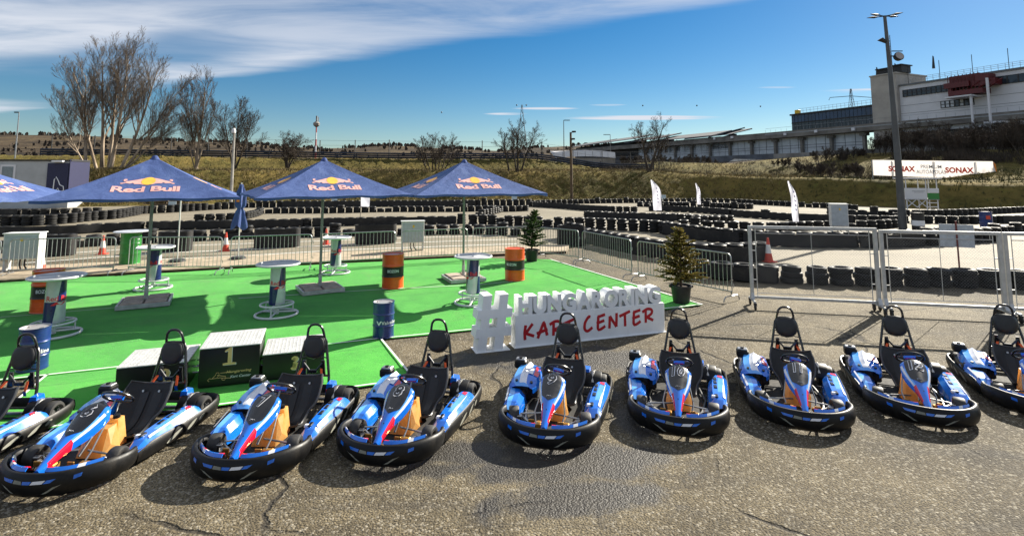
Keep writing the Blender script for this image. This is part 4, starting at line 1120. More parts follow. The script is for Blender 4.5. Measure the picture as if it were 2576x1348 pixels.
def conifer(label, p, h, w, m, seed, lean=0.0):
    rnd = random.Random(seed)
    root = thing('potted_conifer', label, 'plant', (*p, .02), 0, 'potted conifers')
    pr, ph = .24, .42
    pot = MB(); pot.lathe([(0, .0), (pr*.78, .0), (pr*.98, ph-.05), (pr*1.06, ph-.05), (pr*1.06, ph), (pr*.97, ph), (pr*.93, ph-.05)], 28)
    for s in (-1, 1): pot.box((s*pr*1.08, 0, ph-.03), (.04, .09, .05))
    pot.build('pot', M_POT, root, 35)
    b = MB(); b.lathe([(0, ph-.03), (pr*.5, ph-.035), (pr*.93, ph-.055)], 20); b.build('soil', M_SOIL, root)
    tk = [(lean*t_*t_*h, .012*sin(t_*7), ph-.06+(h+.04)*t_) for t_ in [i/8 for i in range(9)]]
    MB().tube(tk, [.032*(1-.85*i/8)+.003 for i in range(9)], 7).build('trunk', M_BARK, root)
    lf = MB(); br = MB(); nb = 120
    for i in range(nb):
        t_ = .06+.94*(i/nb)**1.05; z = ph+h*t_; az = i*2.399+rnd.uniform(-.5, .5)
        L = w*(1-t_)**.72*rnd.uniform(.6, 1.15)+.05
        if rnd.random() < .13: L *= rnd.uniform(.3, .6)
        if rnd.random() < .06: L *= 1.35
        up = rnd.uniform(-.05, .4)+.5*t_
        o = Vector((lean*t_*t_*h, 0, z)); d = Vector((cos(az), sin(az), up)).normalized()
        pts = [o+d*L*q+Vector((0, 0, -.10*L*q*q)) for q in (0, .4, .75, 1)]
        br.tube(pts, [.007, .005, .004, .002], 3, cap=False)
        n = max(10, int(L*135))
        for k in range(n):
            q = .12+.9*k/n*1.0; c = o+d*L*min(q, 1)+Vector((0, 0, -.10*L*q*q)); s = .034+.036*(1-q)*rnd.random()+.012
            side = rnd.choice((-1, 1)); sd = (d.cross(Vector((0, 0, 1))).normalized()*side*rnd.uniform(.5, 1.1)+d*rnd.uniform(.4, 1)+Vector((0, 0, rnd.uniform(-.35, .4)))).normalized()
            wv = sd.cross(Vector((rnd.uniform(-1, 1), rnd.uniform(-1, 1), rnd.uniform(-1, 1)))).normalized()*s*.32
            e = c+sd*s*1.35
            lf.add([c-wv*.5, c+wv*.5, c+sd*s*.8+wv, e, c+sd*s*.8-wv], [(0, 1, 2, 3, 4)])
    br.build('branches', M_BARK, root); stuff(lf.build('needles', m, root, smooth=0))
    return root
conifer('slim green conifer in a black pot at the back corner of the carpet', (.70, 19.42), 1.36, .56, M_NG, 5, .10)
conifer('yellowish bushy conifer in a black pot beside the letter sign', (4.05, 13.15), 1.33, .72, M_NY, 8, -.02)

# ---------------------------------------------------------------- white electrical cabinets
M_CAB = mat('cabinet_white', (.60, .61, .60), .5, var=.08, dirt=.15)
M_CABF = mat('cabinet_grey_face', (.36, .40, .44), .45, var=.1, dirt=.1)
M_STK = mat('yellow_sticker', (.70, .45, .02), .5)
def cabinet(label, p, rz, w, d, h, z0, z=.115):
    r = thing('electrical_cabinet', label, 'cabinet', (*p, z), rz, 'white electrical cabinets')
    MB().box((0, 0, z0+h/2), (w, d, h), ch=.012).build('case', M_CAB, r, 30)
    MB().box((0, -d/2-.006, z0+h/2-.01), (w*.92, .012, h*.9), ch=.004).build('door', M_CABF, r, 30)
    MB().box((0, 0, z0+h+.016), (w+.06, d+.06, .03), ch=.008).build('roof', M_CAB, r, 30)
    MB().box((.02, -d/2-.015, z0+h*.78), (.07, .004, .10)).build('sticker', M_STK, r, 0)
    for sx in (-1, 1): MB().box((sx*(w/2-.04), 0, z0/2), (.05, d*.8, z0)).build('leg', M_CAB, r, 0)
    MB().tube([(-.08, 0, z0), (-.09, -.02, z0*.5), (-.04, -.03, 0)], .022, 6).tube([(.04, 0, z0), (.05, -.04, z0*.4), (.14, -.1, 0.02)], .022, 6).build('cable', M_BLACK, r)
cabinet('large white electrical cabinet at the far left behind the barrier', (-15.35, 17.15), .28, .92, .42, .78, .34)
cabinet('small white electrical cabinet behind the barrier, beside the third parasol', (-3.95, 21.6), .25, .88, .35, .82, .30)
cabinet('white electrical cabinet far off, seen over the left wheeled gate', ((17.329, 28.74)), -.35, .80, .55, 1.15, .40, 0)

# ---------------------------------------------------------------- board on a post
r = thing('notice_board', 'translucent pale board on a red post, seen through the middle gate', 'sign', (13.1, 16.0, 0), -.55)
MB().tube([(0, .02, 0), (0, .02, 1.72)], .022, 8).build('post', mat('rusty_red_post', (.16, .03, .025), .6, var=.2), r)
MB().box((.0, .05, 1.28), (.80, .02, .66)).build('board', mat('pale_board', (.46, .50, .54), .5, var=.12, scale=12), r, 0)

# ---------------------------------------------------------------- rental karts (x to the kart's left as seen from the camera, y from nose to tail)
M_KBLK = mat('kart_black_plastic', (.0050, .0050, .0055), .46, var=.35, scale=5, bump=.15, bscale=90, dirt=.16, spec=.28)
M_KBLUE = mat('kart_blue', (.006, .150, .66), .20, var=.10, scale=3, coat=.6, dirt=.04)
M_KSKY = mat('kart_light_blue', (.09, .35, .82), .2, var=.1, coat=.6)
M_KWHT = mat('kart_white', (.74, .75, .80), .25, var=.06, coat=.5, dirt=.06)
M_KRED = mat('kart_red', (.62, .008, .035), .22, var=.08, coat=.5)
M_INLAY = mat('kart_number_plate', (.006, .007, .010), .26, var=.2, coat=.25)
M_SEAT = mat('seat_fabric', (.008, .008, .009), .6, var=.25, scale=30, bump=.3, bscale=180)
M_SEATR = mat('seat_shell_edge', (.05, .05, .052), .35, var=.2)
def tank_mat():
    t = NT('fuel_tank_plastic'); n = t.noise(7, 4, .6); c = t.ramp(n, [(.35, (.82, .46, .13)), (.65, (.93, .62, .25))])
    t.set(c, .38, 0, spec=.4); tr = t.n('ShaderNodeBsdfTranslucent'); t.l(c, tr.inputs[0]); mx = t.n('ShaderNodeMixShader'); mx.inputs[0].default_value = .58
    t.l(t.b.outputs[0], mx.inputs[1]); t.l(tr.outputs[0], mx.inputs[2]); t.l(mx.outputs[0], t.t.nodes['Material Output'].inputs[0]); return t.m
M_TANK = tank_mat()
M_CHROME = mat('kart_chrome', (.42, .41, .39), .32, .9, var=.15, scale=20)
M_STEEL = mat('kart_steel', (.06, .06, .06), .4, .8, var=.25, scale=12, dirt=.2)
M_TYRE = mat('kart_tyre', (.026, .025, .024), .62, var=.3, scale=14, bump=.3, dirt=.35)
M_RIM = mat('kart_rim', (.42, .42, .42), .35, .8, var=.2, dirt=.2)
M_BARB = mat('roll_bar_black', (.009, .009, .010), .28, var=.2, coat=.3)
M_PAD = mat('pad_vinyl', (.012, .012, .013), .42, var=.25, scale=14, bump=.25, bscale=40)
M_ORNG = mat('belt_orange', (.80, .10, .01), .6, var=.1)
M_SLIT = mat('pale_patch', (.25, .25, .21), .5, var=.2, dirt=.2)  # pale slash shapes laid on bumper and skirts
M_TRAY = mat('floor_tray', (.016, .015, .014), .85, .0, var=.3, scale=8, dirt=.4)
M_GOLDP = mat('anodised_gold', (.60, .30, .06), .3, .7)
M_ENG = mat('engine_black', (.016, .016, .017), .5, .2, var=.4, scale=15, bump=.3)

def bump_path():
    P = [(-.575, .52), (-.592, .42), (-.570, .29), (-.500, .145), (-.385, .028), (-.225, -.058), (0, -.092), (.225, -.058), (.385, .028), (.500, .145), (.570, .29), (.592, .42), (.575, .52)]
    return smoothline([Vector(p) for p in P], .05)
BP = bump_path()
def along(L, s):
    """point and outward normal at share s of a path given as Vectors"""
    k = s*(len(L)-1); i = min(int(k), len(L)-2); p = L[i].lerp(L[i+1], k-i); d = (L[i+1]-L[i]).normalized()
    return p, Vector((d.y, -d.x))
def sweep(L, prof, zs=None):
    rows = []
    for i in range(len(L)):
        s = i/(len(L)-1); p, n = along(L, s)
        d0 = (L[min(i+1, len(L)-1)]-L[max(i-1, 0)]).normalized(); n = Vector((d0.y, -d0.x))
        row = []
        for (o, z) in prof(s): row.append((p.x+n.x*o, p.y+n.y*o, z))
        rows.append(row)
    return rows
def bumper_prof(s):
    e = abs(2*s-1); top = .248-.03*sst(.62, 1, e)
    bot = .035+.02*sst(.5, 1, e); bul = 1-.5*sst(.7, 1, e)
    return [(-.045, bot+.01), (-.008, bot), (.020*bul, bot+.035), (.034*bul, (bot+top)*.5), (.022*bul, top-.035), (.004, top-.006), (-.014, top), (-.034, top-.010), (-.040, top-.05), (-.050, (bot+top)*.5), (-.045, bot+.01)]
def on_bumper(s, z):
    pr = bumper_prof(s); p, n = along(BP, s); q = pr[1:7]
    for (o0, z0), (o1, z1) in zip(q[:-1], q[1:]):
        if z <= z1: o = o0+(o1-o0)*(z-z0)/(z1-z0); break
    else: o = q[-1][0]
    return Vector((p.x+n.x*(o+.003), p.y+n.y*(o+.003), z))
def patch(quad, n=5):
    """sticker following the bumper between four (share, height) corners"""
    (a, b, c, d) = quad; rows = []
    for i in range(3):
        t_ = i/2; rows.append([on_bumper(a[0]+(b[0]-a[0])*j/n + t_*((d[0]-a[0])+(c[0]-d[0]-b[0]+a[0])*j/n), a[1]+(b[1]-a[1])*j/n + t_*((d[1]-a[1])+(c[1]-d[1]-b[1]+a[1])*j/n)) for j in range(n+1)])
    return rows
NZ = lambda y: .262+.60*y-.115*y*y if y > 0 else .262+.6*y
def nose_w(y):
    K = [(-.03, .030), (.05, .042), (.15, .058), (.27, .080), (.38, .118), (.48, .148), (.56, .162), (.62, .158), (.665, .138), (.70, .098), (.72, .045)]
    if y <= K[0][0]: return K[0][1]
    for (a, wa), (b, wb) in zip(K[:-1], K[1:]):
        if y <= b: return wa+(wb-wa)*(y-a)/(b-a)
    return K[-1][1]
def nose_pt(y, u, off=0.0):
    w = nose_w(y); e = abs(u); cx = .005+.03*y
    z = NZ(y)-(.055*e**2.2)*(.5+.8*min(1, y/.4))
    z -= .05*sst(.60, .72, y)
    n = Vector((u*.5*w/.16, -.45, 1)).normalized()
    return Vector((cx+u*w, y, z))+n*off

def make_kart():
    K = thing('go_kart', '', 'go-kart', group='rental karts parked in a row')
    # front bumper with its stickers
    b = MB(); rows = sweep(BP, bumper_prof); b.grid(rows); b.add(rows[0], [tuple(range(len(rows[0])-1))]); b.add(rows[-1], [tuple(range(len(rows[0])-2, -1, -1))])
    fb = b.build('front_bumper', M_KBLK, K, 55)
    zt = .195
    for q, m, nm in (([(.375, zt-.016), (.425, zt-.024), (.430, zt+.004), (.365, zt+.010)], M_KBLUE, 'blue_sticker'), ([(.430, zt-.026), (.475, zt-.030), (.472, zt-.002), (.436, zt+.004)], M_SLIT, 'white_sticker'),
                     ([(.478, zt-.030), (.512, zt-.030), (.520, zt-.003), (.478, zt-.003)], M_KBLUE, 'blue_sticker'), ([(.515, zt-.030), (.566, zt-.026), (.580, zt+.002), (.526, zt-.003)], M_KWHT, 'white_sticker'),
                     ([(.570, zt-.026), (.600, zt-.022), (.622, zt+.008), (.585, zt+.002)], M_KBLUE, 'blue_sticker'), ([(.682, zt-.022), (.712, zt-.010), (.716, zt+.020), (.684, zt+.012)], M_KBLUE, 'blue_sticker'), ([(.288, zt-.010), (.318, zt-.022), (.316, zt+.012), (.284, zt+.020)], M_KBLUE, 'blue_sticker'),
                     ([(.565, .075), (.585, .080), (.645, .150), (.615, .135)], M_SLIT, 'pale_patch'), ([(.435, .075), (.415, .080), (.355, .150), (.385, .135)], M_SLIT, 'pale_patch')):
        b = MB(); b.grid(patch(q)); b.build(nm, m, fb, 0)
    # fairings behind the bumper lip
    for s in (-1, 1):
        b = MB(); rows = []
        for i in range(9):
            x = .095+.375*i/8; y0 = -.045+.245*(i/8)**2; y1 = y0+.085-.02*(i/8)
            rows.append([(x*s, y0, .243-.012*i/8), (x*s, (y0*2+y1)/3, .268-.012*i/8), (x*s, (y0+y1*2)/3, .262-.02*i/8), (x*s, y1, .215-.03*i/8)])
        b.shell(rows, .008*s, mi=lambda i, j: [1, 0, 0, 0, 2, 1, 0, 2][i] if j > 0 else [0, 0, 0, 0, 0, 2, 0, 0][i])
        b.build('nose_fairing', [M_KBLUE, M_KRED, M_KWHT], K, 50)
    # nose panel with number plate
    b = MB(); ys = [-.03+.75*i/30 for i in range(31)]; us = [-1, -.86, -.72, -.55, -.36, -.18, 0, .18, .36, .55, .72, .86, 1]
    rows = []
    for y in ys:
        top = [nose_pt(y, u) for u in us]
        sk = .055+.05*sst(.1, .5, y)
        rows.append([top[0]+Vector((.012, 0, -sk)), *top, top[-1]+Vector((-.012, 0, -sk))])
    def nm(i, j):
        y = ys[i]; jj = abs(us[max(0, min(12, j-1))]+us[max(0, min(12, j))])/2 if 0 < j < 13 else 1
        if .04 < y < .25 and jj > .64: return 1
        if jj < 1 and .25 <= y < .55 and jj > .84: return 2
        if jj < 1 and .25 <= y < .50 and jj > .70: return 3
        return 0
    b.grid(rows, mi=nm)
    b.add(rows[-1], [tuple(range(len(rows[-1])))]); b.add(rows[0], [tuple(range(len(rows[0])))])
    np_ = b.build('nose_panel', [M_KBLUE, M_KRED, M_KWHT, M_KSKY], K, 60)
    b = MB(); rows = []
    for i in range(25):
        t_ = i/24; y = .268+.445*t_; wmax = .80-.10*sst(.3, .8, t_)+.16*sst(.82, 1, t_); ww = wmax*min(1, (t_/.20)**.62 if t_ > 0 else 0)
        rows.append([nose_pt(y, -ww+2*ww*j/10, .004) for j in range(11)])
    b.grid(rows); pl = b.build('number_plate', M_INLAY, np_, 60)
    b = MB(); b.tube([nose_pt(.318+q[1], q[0]/.1, .004) for q in ((-.028, 0), (-.02, .016), (-.012, .004), (-.004, .012), (.004, .002), (.012, .010), (.028, .006))], .0022, 4)
    b.build('small_mark', M_KWHT, pl, 0)
    MB().tube([nose_pt(.16, 0, -.004), nose_pt(.16, 0, .004)], .007, 8).build('screw', M_BARB, np_)
    # side pods with skirts
    for s in (-1, 1):
        W_ = [(.578, .53), (.610, .62), (.638, .82), (.664, 1.1), (.684, 1.4), (.695, 1.62), (.68, 1.80), (.63, 1.895)]
        L = smoothline([Vector((x*s, y)) for x, y in W_], .06)
        def pr(q, s=s):
            top = .165+.030*sst(0, .12, q)-.012*sst(.2, .45, q)+.018*sst(.6, 1, q); bot = .045+.02*sst(.85, 1, q)
            r_ = [(-.03, bot), (.0, bot), (.012, bot+.04), (.018, (bot+top)/2), (.008, top-.012), (-.004, top), (-.020, top-.006), (-.026, (bot+top)/2), (-.03, bot)]
            return [(o*s, z) for o, z in r_]
        b = MB(); rows = sweep(L, pr); b.grid(rows); b.add(rows[0], [tuple(range(8))]); b.add(rows[-1], [tuple(range(8))])
        sk = b.build('side_skirt', M_KBLK, K, 55)
        for (q0, q1, z0, z1, d) in ((.24, .40, .075, .135, .05), (.46, .60, .075, .14, .05), (.64, .70, .10, .135, .02)):
            b = MB(); rr = []
            for j in range(5):
                q = q0+(q1-q0)*j/4; p, n = along(L, q); n = n*(1 if (n.x*s > 0) else -1); zc = z0+(z1-z0)*j/4; th = .022*sin(pi*(j+.4)/4.8)
                rr.append([(p.x+n.x*.021, p.y+n.y*.021, zc-th+.005), (p.x+n.x*.021, p.y+n.y*.021, zc+th+.005)])
            b.grid(rr); b.build('pale_patch', M_SLIT, sk, 0)
        # blue top of the pod
        sec = [(.52, [(.588, .150), (.55, .165), (.47, .150), (.42, .10), (.40, .06)]), (.61, [(.606, .172), (.56, .205), (.46, .195), (.405, .13), (.39, .06)]), (.65, [(.613, .176), (.565, .222), (.45, .218), (.40, .15), (.38, .06)]),
               (.85, [(.636, .178), (.58, .238), (.45, .236), (.395, .17), (.38, .06)]), (1.1, [(.660, .178), (.60, .252), (.465, .252), (.41, .19), (.395, .07)]), (1.28, [(.672, .18), (.615, .260), (.49, .260), (.435, .2), (.42, .08)]),
               (1.40, [(.680, .182), (.63, .260), (.53, .258), (.485, .2), (.47, .10)]), (1.46, [(.684, .182), (.645, .22), (.58, .21), (.545, .18), (.52, .12)])]
        if s < 0: sec = [q for q in sec if q[0] < 1.05]+[(1.02, [(.655, .178), (.60, .235), (.48, .225), (.41, .17), (.385, .07)])]
        b = MB(); rows = []
        for i in range(len(sec)-1):
            (ya, A), (yb, B) = sec[i], sec[i+1]
            for k in range(3):
                t_ = k/3; rows.append([((pa[0]+(pb[0]-pa[0])*t_)*s, ya+(yb-ya)*t_, pa[1]+(pb[1]-pa[1])*t_) for pa, pb in zip(A, B)])
        rows.append([(p[0]*s, sec[-1][0], p[1]) for p in sec[-1][1]])
        fine = []
        for r_ in rows:
            row = []
            for a_, c_ in zip(r_[:-1], r_[1:]): row += [tuple(Vector(a_).lerp(Vector(c_), q)) for q in (0, .12, .5, .88)]
            fine.append(row+[r_[-1]])
        b.shell(fine, .006*s, mi=lambda i, j: 1 if (j in (4, 5) and (i > 8 or s < 0)) else 0)  # light blue facets: highlight of the outer slope put into the colour
        pod = b.build('side_pod', [M_KBLUE, M_KSKY], K, 28)
        if s > 0:
            for i, y in enumerate((.72, .86, 1.0, 1.14, 1.26)):
                if i == 1: continue
                x = .485+.045*(y-.7); z = .236+.043*(y-.75)
                MB().box((x*s, y, z), (.045, .10, .016), ch=.006).build('vent_slot', M_INLAY, pod, 30)
            b = MB(); b.box((.452, .70, .226), (.055, .05, .035), ch=.008); b.build('pod_clip', M_KWHT, pod, 30)
            b = MB(); b.add([(.545, 1.34, .2635), (.610, 1.28, .2635), (.618, 1.375, .2635), (.56, 1.39, .2630)], [(0, 1, 2, 3)]); b.build('red_sticker', M_KRED, pod, 0)
        # white strip along the pod: its gloss highlight put into colour
        b = MB(); rr = []
        for i in range(9):
            t_ = i/8; y = .68+.62*t_; 
            if s < 0: y = .62+.33*t_
            rr.append([((.590+.036*t_)*s, y, .222+.030*t_), ((.566+.044*t_)*s, y+.02, .236+.024*t_)])
        b.grid(rr); b.build('white_highlight', M_KWHT, pod, 0)
    # rear bumper
    L = smoothline([Vector(p) for p in [(-.635, 1.885), (-.55, 1.935), (-.25, 1.955), (0, 1.96), (.25, 1.955), (.55, 1.935), (.635, 1.885)]], .08)
    b = MB(); rows = sweep(L, lambda q: [(.02, .07), (-.02, .07), (-.03, .13), (-.02, .195), (0, .205), (.02, .19), (.02, .07)]); b.grid(rows); b.build('rear_bumper', M_KBLK, K, 55)
    # floor, frame, axle, steering
    MB().prism([(-.30, .08), (.30, .08), (.36, .55), (.40, 1.0), (.36, 1.5), (-.36, 1.5), (-.40, 1.0), (-.36, .55)], .045, .052).build('floor_tray', M_TRAY, K, 30)
    b = MB()
    for s in (-1, 1):
        b.tube([(s*.17, -.04, .085), (s*.19, .25, .08), (s*.30, .55, .08), (s*.36, .9, .08), (s*.30, 1.35, .09), (s*.30, 1.85, .12)], .016, 7)
        b.tube([(s*.36, .9, .08), (s*.55, .75, .10), (s*.58, 1.25, .10), (s*.34, 1.3, .09)], .012, 6)
    b.tube([(-.30, 1.62, .09), (.30, 1.62, .09)], .016, 7); b.tube([(-.19, .25, .08), (.19, .25, .08)], .016, 7); b.tube([(-.30, 1.85, .12), (.30, 1.85, .12)], .014, 6)
    b.tube([(-.17, -.04, .085), (.17, -.04, .085)], .014, 6)
    b.build('chassis_frame', M_STEEL, K)
    b = MB()
    for s in (-1, 1):
        b.tube([(s*.20, .32, .115), (s*.35, .42, .145)], .017, 7); b.tube([(s*.37, .36, .085), (s*.37, .36, .185)], .014, 7); b.tube([(s*.36, .46, .155), (s*.05, .52, .165)], .010, 6); b.box((s*.345, .36, .165), (.06, .06, .03), ch=.006)
        b.tube([(s*.36, .36, .135), (s*.46, .36, .125)], .015, 7)
    b.tube([(.02, .44, .14), (.035, .62, .30), (.045, .88, .53)], .012, 7)
    b.tube([(.16, .30, .1), (.19, .40, .22), (.15, .62, .40)], .009, 5); b.tube([(-.14, .30, .1), (-.17, .42, .22), (-.11, .62, .40)], .009, 5)
    b.build('steering_linkage', M_CHROME, K)
    for s in (-1, 1): b = MB(); b.tube([(s*.16, .22, .08), (s*.17, .17, .20)], .009, 6); b.box((s*.17, .165, .205), (.07, .014, .05), ch=.004); b.build('pedal', M_GOLDP, K, 30)
    MB().box((-.10, .28, .13), (.06, .10, .05), ch=.008).build('brake_cylinder', M_GOLDP, K, 30); MB().box((.19, .33, .13), (.12, .06, .04), ch=.01).build('brake_reservoir', M_GOLDP, K, 30)
    # wheels
    def wheel(r, w):
        t = MB(); t.lathe([(r*.55, -w*.42), (r*.72, -w*.5), (r*.92, -w*.48), (r, -w*.36), (r*1.005, 0), (r, w*.36), (r*.92, w*.48), (r*.72, w*.5), (r*.55, w*.42)], 24)
        m = MB(); m.lathe([(0, -w*.22), (r*.22, -w*.24), (r*.30, -w*.15), (r*.48, -w*.2), (r*.57, -w*.43), (r*.57, w*.43), (r*.48, w*.2), (r*.30, w*.15), (r*.22, w*.24), (0, w*.22)], 20)
        return t.mesh('tyre', M_TYRE), m.mesh('rim', M_RIM)
    wf, wr = wheel(.122, .125), wheel(.136, .20)
    for nm_, (tm, rm), pos, st in (('front_wheel', wf, (-.432, .435, .122), .05), ('front_wheel', wf, (.432, .435, .122), .05), ('rear_wheel', wr, (-.53, 1.655, .136), 0), ('rear_wheel', wr, (.53, 1.655, .136), 0)):
        o = obj(nm_, tm, K); o.matrix_local = Matrix.Translation(pos) @ Matrix.Rotation(st, 4, 'Z') @ Matrix.Rotation(pi/2, 4, 'Y')
        obj('rim', rm, o)
    MB().tube([(-.45, 1.655, .136), (.45, 1.655, .136)], .02, 8).build('rear_axle', M_CHROME, K)
    cv = MB().lathe([(.170, -.115), (.176, -.10), (.176, .10), (.168, .115)], 16, arc=radians(168), a0=radians(4)).mesh('rear_wheel_cover', M_KBLK, 50)
    for s in (-1, 1):
        o = obj('rear_wheel_cover', cv, K); o.matrix_local = Matrix.Translation((s*.445, 1.655, .125)) @ Matrix.Rotation(pi/2, 4, 'Y') @ Matrix.Rotation(pi/2, 4, 'Z')
    # fuel tank between nose and seat
    b = MB(); b.hull([(-.11, .56, .06), (.16, .56, .06), (.19, .80, .06), (-.14, .80, .06), (-.05, .70, .30), (.12, .69, .30), (.13, .80, .315), (-.08, .80, .315), (.185, .66, .16), (-.135, .66, .16)])
    b.hull([(-.10, .805, .06), (.16, .805, .06), (.16, .93, .06), (-.10, .93, .06), (-.06, .815, .345), (.13, .815, .345), (.13, .91, .35), (-.06, .91, .35)])
    tk = b.build('fuel_tank', M_TANK, K, 15)
    MB().tube([(.08, .86, .345), (.08, .86, .378)], .036, 14).build('tank_cap', M_KBLK, tk)
    # seat
    C_ = smoothline([Vector(q) for q in ((.90, .125), (1.00, .085), (1.15, .09), (1.27, .155), (1.38, .30), (1.46, .44), (1.49, .485))], .045)
    ns = len(C_); rows = []
    for i, q in enumerate(C_):
        t_ = i/(ns-1); hw = .17+.10*sst(.15, .75, t_)-.025*sst(.85, 1, t_)
        d = (C_[min(i+1, ns-1)]-C_[max(i-1, 0)]).normalized(); nn = Vector((-d.y, d.x))
        wing = .02+.10*sst(.1, .45, t_)-.035*sst(.75, 1, t_); row = []
        for j in range(17):
            u = -1+j/8; lift = wing*abs(u)**3.2 ; row.append((.07+u*hw*(1+.05*abs(u)**4), q.x+nn.x*lift, q.y+nn.y*lift))
        rows.append(row)
    b = MB(); b.shell(rows, -.018, mi=0); st_ = b.build('seat', M_SEAT, K, 60)
    ed = [Vector(r_[0]) for r_ in rows]+[Vector(p) for p in rows[-1][1:-1]]+[Vector(r_[-1]) for r_ in rows[::-1]]
    MB().tube(ed, .011, 6).build('seat_rim', M_SEATR, st_)
    b = MB()
    for u in (-.42, .42):
        b.grid([[(.07+(u+du)*.21, q.x+(-(C_[min(i+1, ns-1)]-C_[max(i-1, 0)]).normalized().y)*.012, q.y+(C_[min(i+1, ns-1)]-C_[max(i-1, 0)]).normalized().x*.012) for du in (-.28, -.1, .1, .28)] for i, q in enumerate(C_[3:-2], 3)])
    b.build('seat_pad', M_PAD, st_, 60)
    for x in (-.03, .17): MB().tube([(x, 1.425, .415), (x, 1.41, .42)], .014, 8).build('seat_bolt', M_RIM, st_)
    # steering wheel
    X = frame((.045, .905, .545), (1, 0, 0), (0, -.76, .65))
    b = MB(); b.tube([(.158*cos(2*pi*k/32)*(1.02), .150*sin(2*pi*k/32) if sin(2*pi*k/32) > -.75 else -.118, 0) for k in range(32)], .0155, 8, closed=True, X=X)
    sw = b.build('steering_wheel', M_BARB, K)
    b = MB()
    for a in (.25, pi-.25, -pi/2): b.hull([(.03*cos(a+.9), .03*sin(a+.9), -.012), (.03*cos(a-.9), .03*sin(a-.9), -.012), (.15*cos(a+.08), .13*sin(a+.08), -.004), (.15*cos(a-.08), .13*sin(a-.08), -.004), (.03*cos(a), .03*sin(a), -.02), (.15*cos(a), .13*sin(a), .004)], X=X)
    b.build('spokes', M_CHROME, sw, 30)
    b = MB(); b.hull([(x, y, z) for x, y in ((-.055, -.03), (.055, -.03), (.07, .03), (-.07, .03)) for z in (-.01, .022)], mi=0, X=X); b.build('hub_pad', M_KBLUE, sw, 20)
    b = MB(); b.hull([(x, y, z) for x, y in ((-.05, .006), (.05, .006), (.055, .024), (-.055, .024)) for z in (.02, .026)], X=X); b.build('hub_sticker', M_KRED, sw, 0)
    # engine on the right-hand side (left in the photograph)
    b = MB(); b.box((-.50, 1.27, .17), (.30, .44, .22), ch=.03); b.box((-.33, 1.22, .16), (.14, .26, .14), ch=.02); b.box((-.52, 1.02, .14), (.26, .10, .14), ch=.03)
    b.tube([(-.40, 1.45, .15), (-.30, 1.6, .16), (-.10, 1.70, .17)], .03, 8); eg = b.build('engine', M_ENG, K, 35)
    secs = [(1.00, -.60, -.30, .255, .235, .27), (1.06, -.645, -.265, .285, .245, .315), (1.20, -.655, -.235, .325, .255, .372), (1.36, -.645, -.225, .350, .27, .405), (1.50, -.62, -.235, .365, .29, .415)]
    rows = []
    for (y, x0, x1, zc, ze, zr) in secs:
        P = [(x0, ze-.05), (x0+.015, ze+.015), (x0+.07, zc+.012), (x0+.15, zc+.018), (x0+.20, zr), (x0+.245, zc+.012), (x1-.04, zc-.005), (x1-.004, ze+.005), (x1, ze-.05)]
        rows.append([(x, y, z) for x, z in P])
    fine = []
    for (a, c) in zip(rows[:-1], rows[1:]):
        for k in range(4): fine.append([tuple(Vector(p).lerp(Vector(q), k/4)) for p, q in zip(a, c)])
    fine.append(rows[-1])
    b = MB(); b.shell(fine, -.007, mi=lambda i, j: [0, 0, 1, 2, 2, 0, 0, 0][j] if i > 2 else [0, 0, 1, 1, 1, 0, 0, 0][j])
    ec = b.build('engine_cover', [M_KBLUE, M_KSKY, M_KWHT], K, 40)
    b = MB()
    for x, y, z in ((-.535, 1.075, .312), (-.335, 1.075, .300)): b = MB(); b.tube([(x, y, z-.01), (x, y-.006, z+.010)], .018, 10); b.build('cover_bolt', M_BARB, ec)
    b = MB(); b.add([(-.33, 1.22, .343), (-.27, 1.20, .325), (-.26, 1.44, .348), (-.33, 1.46, .372)], [(0, 1, 2, 3)]); b.build('red_sticker', M_KRED, ec, 0)
    b = MB(); b.add([(-.40, 1.24, .357), (-.345, 1.23, .347), (-.345, 1.40, .368), (-.40, 1.42, .378)], [(0, 1, 2, 3)]); b.build('white_sticker', M_KWHT, ec, 0)
    b = MB(); b.box((-.57, 1.545, .375), (.17, .15, .11), ch=.018); ab = b.build('air_box', M_KBLK, K, 35)
    MB().box((-.57, 1.545, .436), (.14, .11, .022), ch=.008).build('air_box_lid', M_RIM, ab, 30)
    MB().tube([(-.57, 1.54, .445), (-.57, 1.54, .462)], .026, 12).build('air_box_cap', M_KBLK, ab)
    # blue and red guard beside the seat, at the rear
    b = MB(); b.hull([(x, y, z) for x, y, z in ((.30, 1.60, .20), (.40, 1.60, .20), (.42, 1.74, .20), (.30, 1.76, .20), (.31, 1.62, .335), (.39, 1.62, .335), (.40, 1.72, .345), (.31, 1.74, .345))]); rg = b.build('rear_guard', M_KBLUE, K, 25)
    MB().box((.36, 1.60, .255), (.10, .014, .05), ch=.004).build('tail_light', M_KRED, rg, 0)
    b = MB(); b.tube([(.44, 1.50, .20), (.44, 1.62, .30), (.46, 1.74, .27)], .02, 8); b.build('exhaust_pipe', M_CHROME, K)
    # roll bar
    cx = .072
    b = MB()
    Pts = [(cx-.245, 1.66, .09), (cx-.235, 1.70, .25), (cx-.222, 1.735, .40), (cx-.165, 1.79, .70), (cx-.145, 1.81, .81), (cx-.118, 1.82, .855), (cx-.07, 1.825, .872)]
    b.tube(Pts+[(2*cx-x, y, z) for x, y, z in Pts[::-1]], .0175, 9)
    hp = [(cx-.118, 1.815, .855), (cx-.108, 1.80, .93), (cx-.095, 1.79, .985), (cx-.068, 1.785, 1.022), (cx-.035, 1.783, 1.038), (cx, 1.782, 1.042)]
    b.tube(hp+[(2*cx-x, y, z) for x, y, z in hp[-2::-1]], .0165, 9)
    b.tube([(cx-.222, 1.735, .40), (cx+.222, 1.735, .40)], .014, 7)
    rb = b.build('roll_bar', M_BARB, K)
    b = MB()
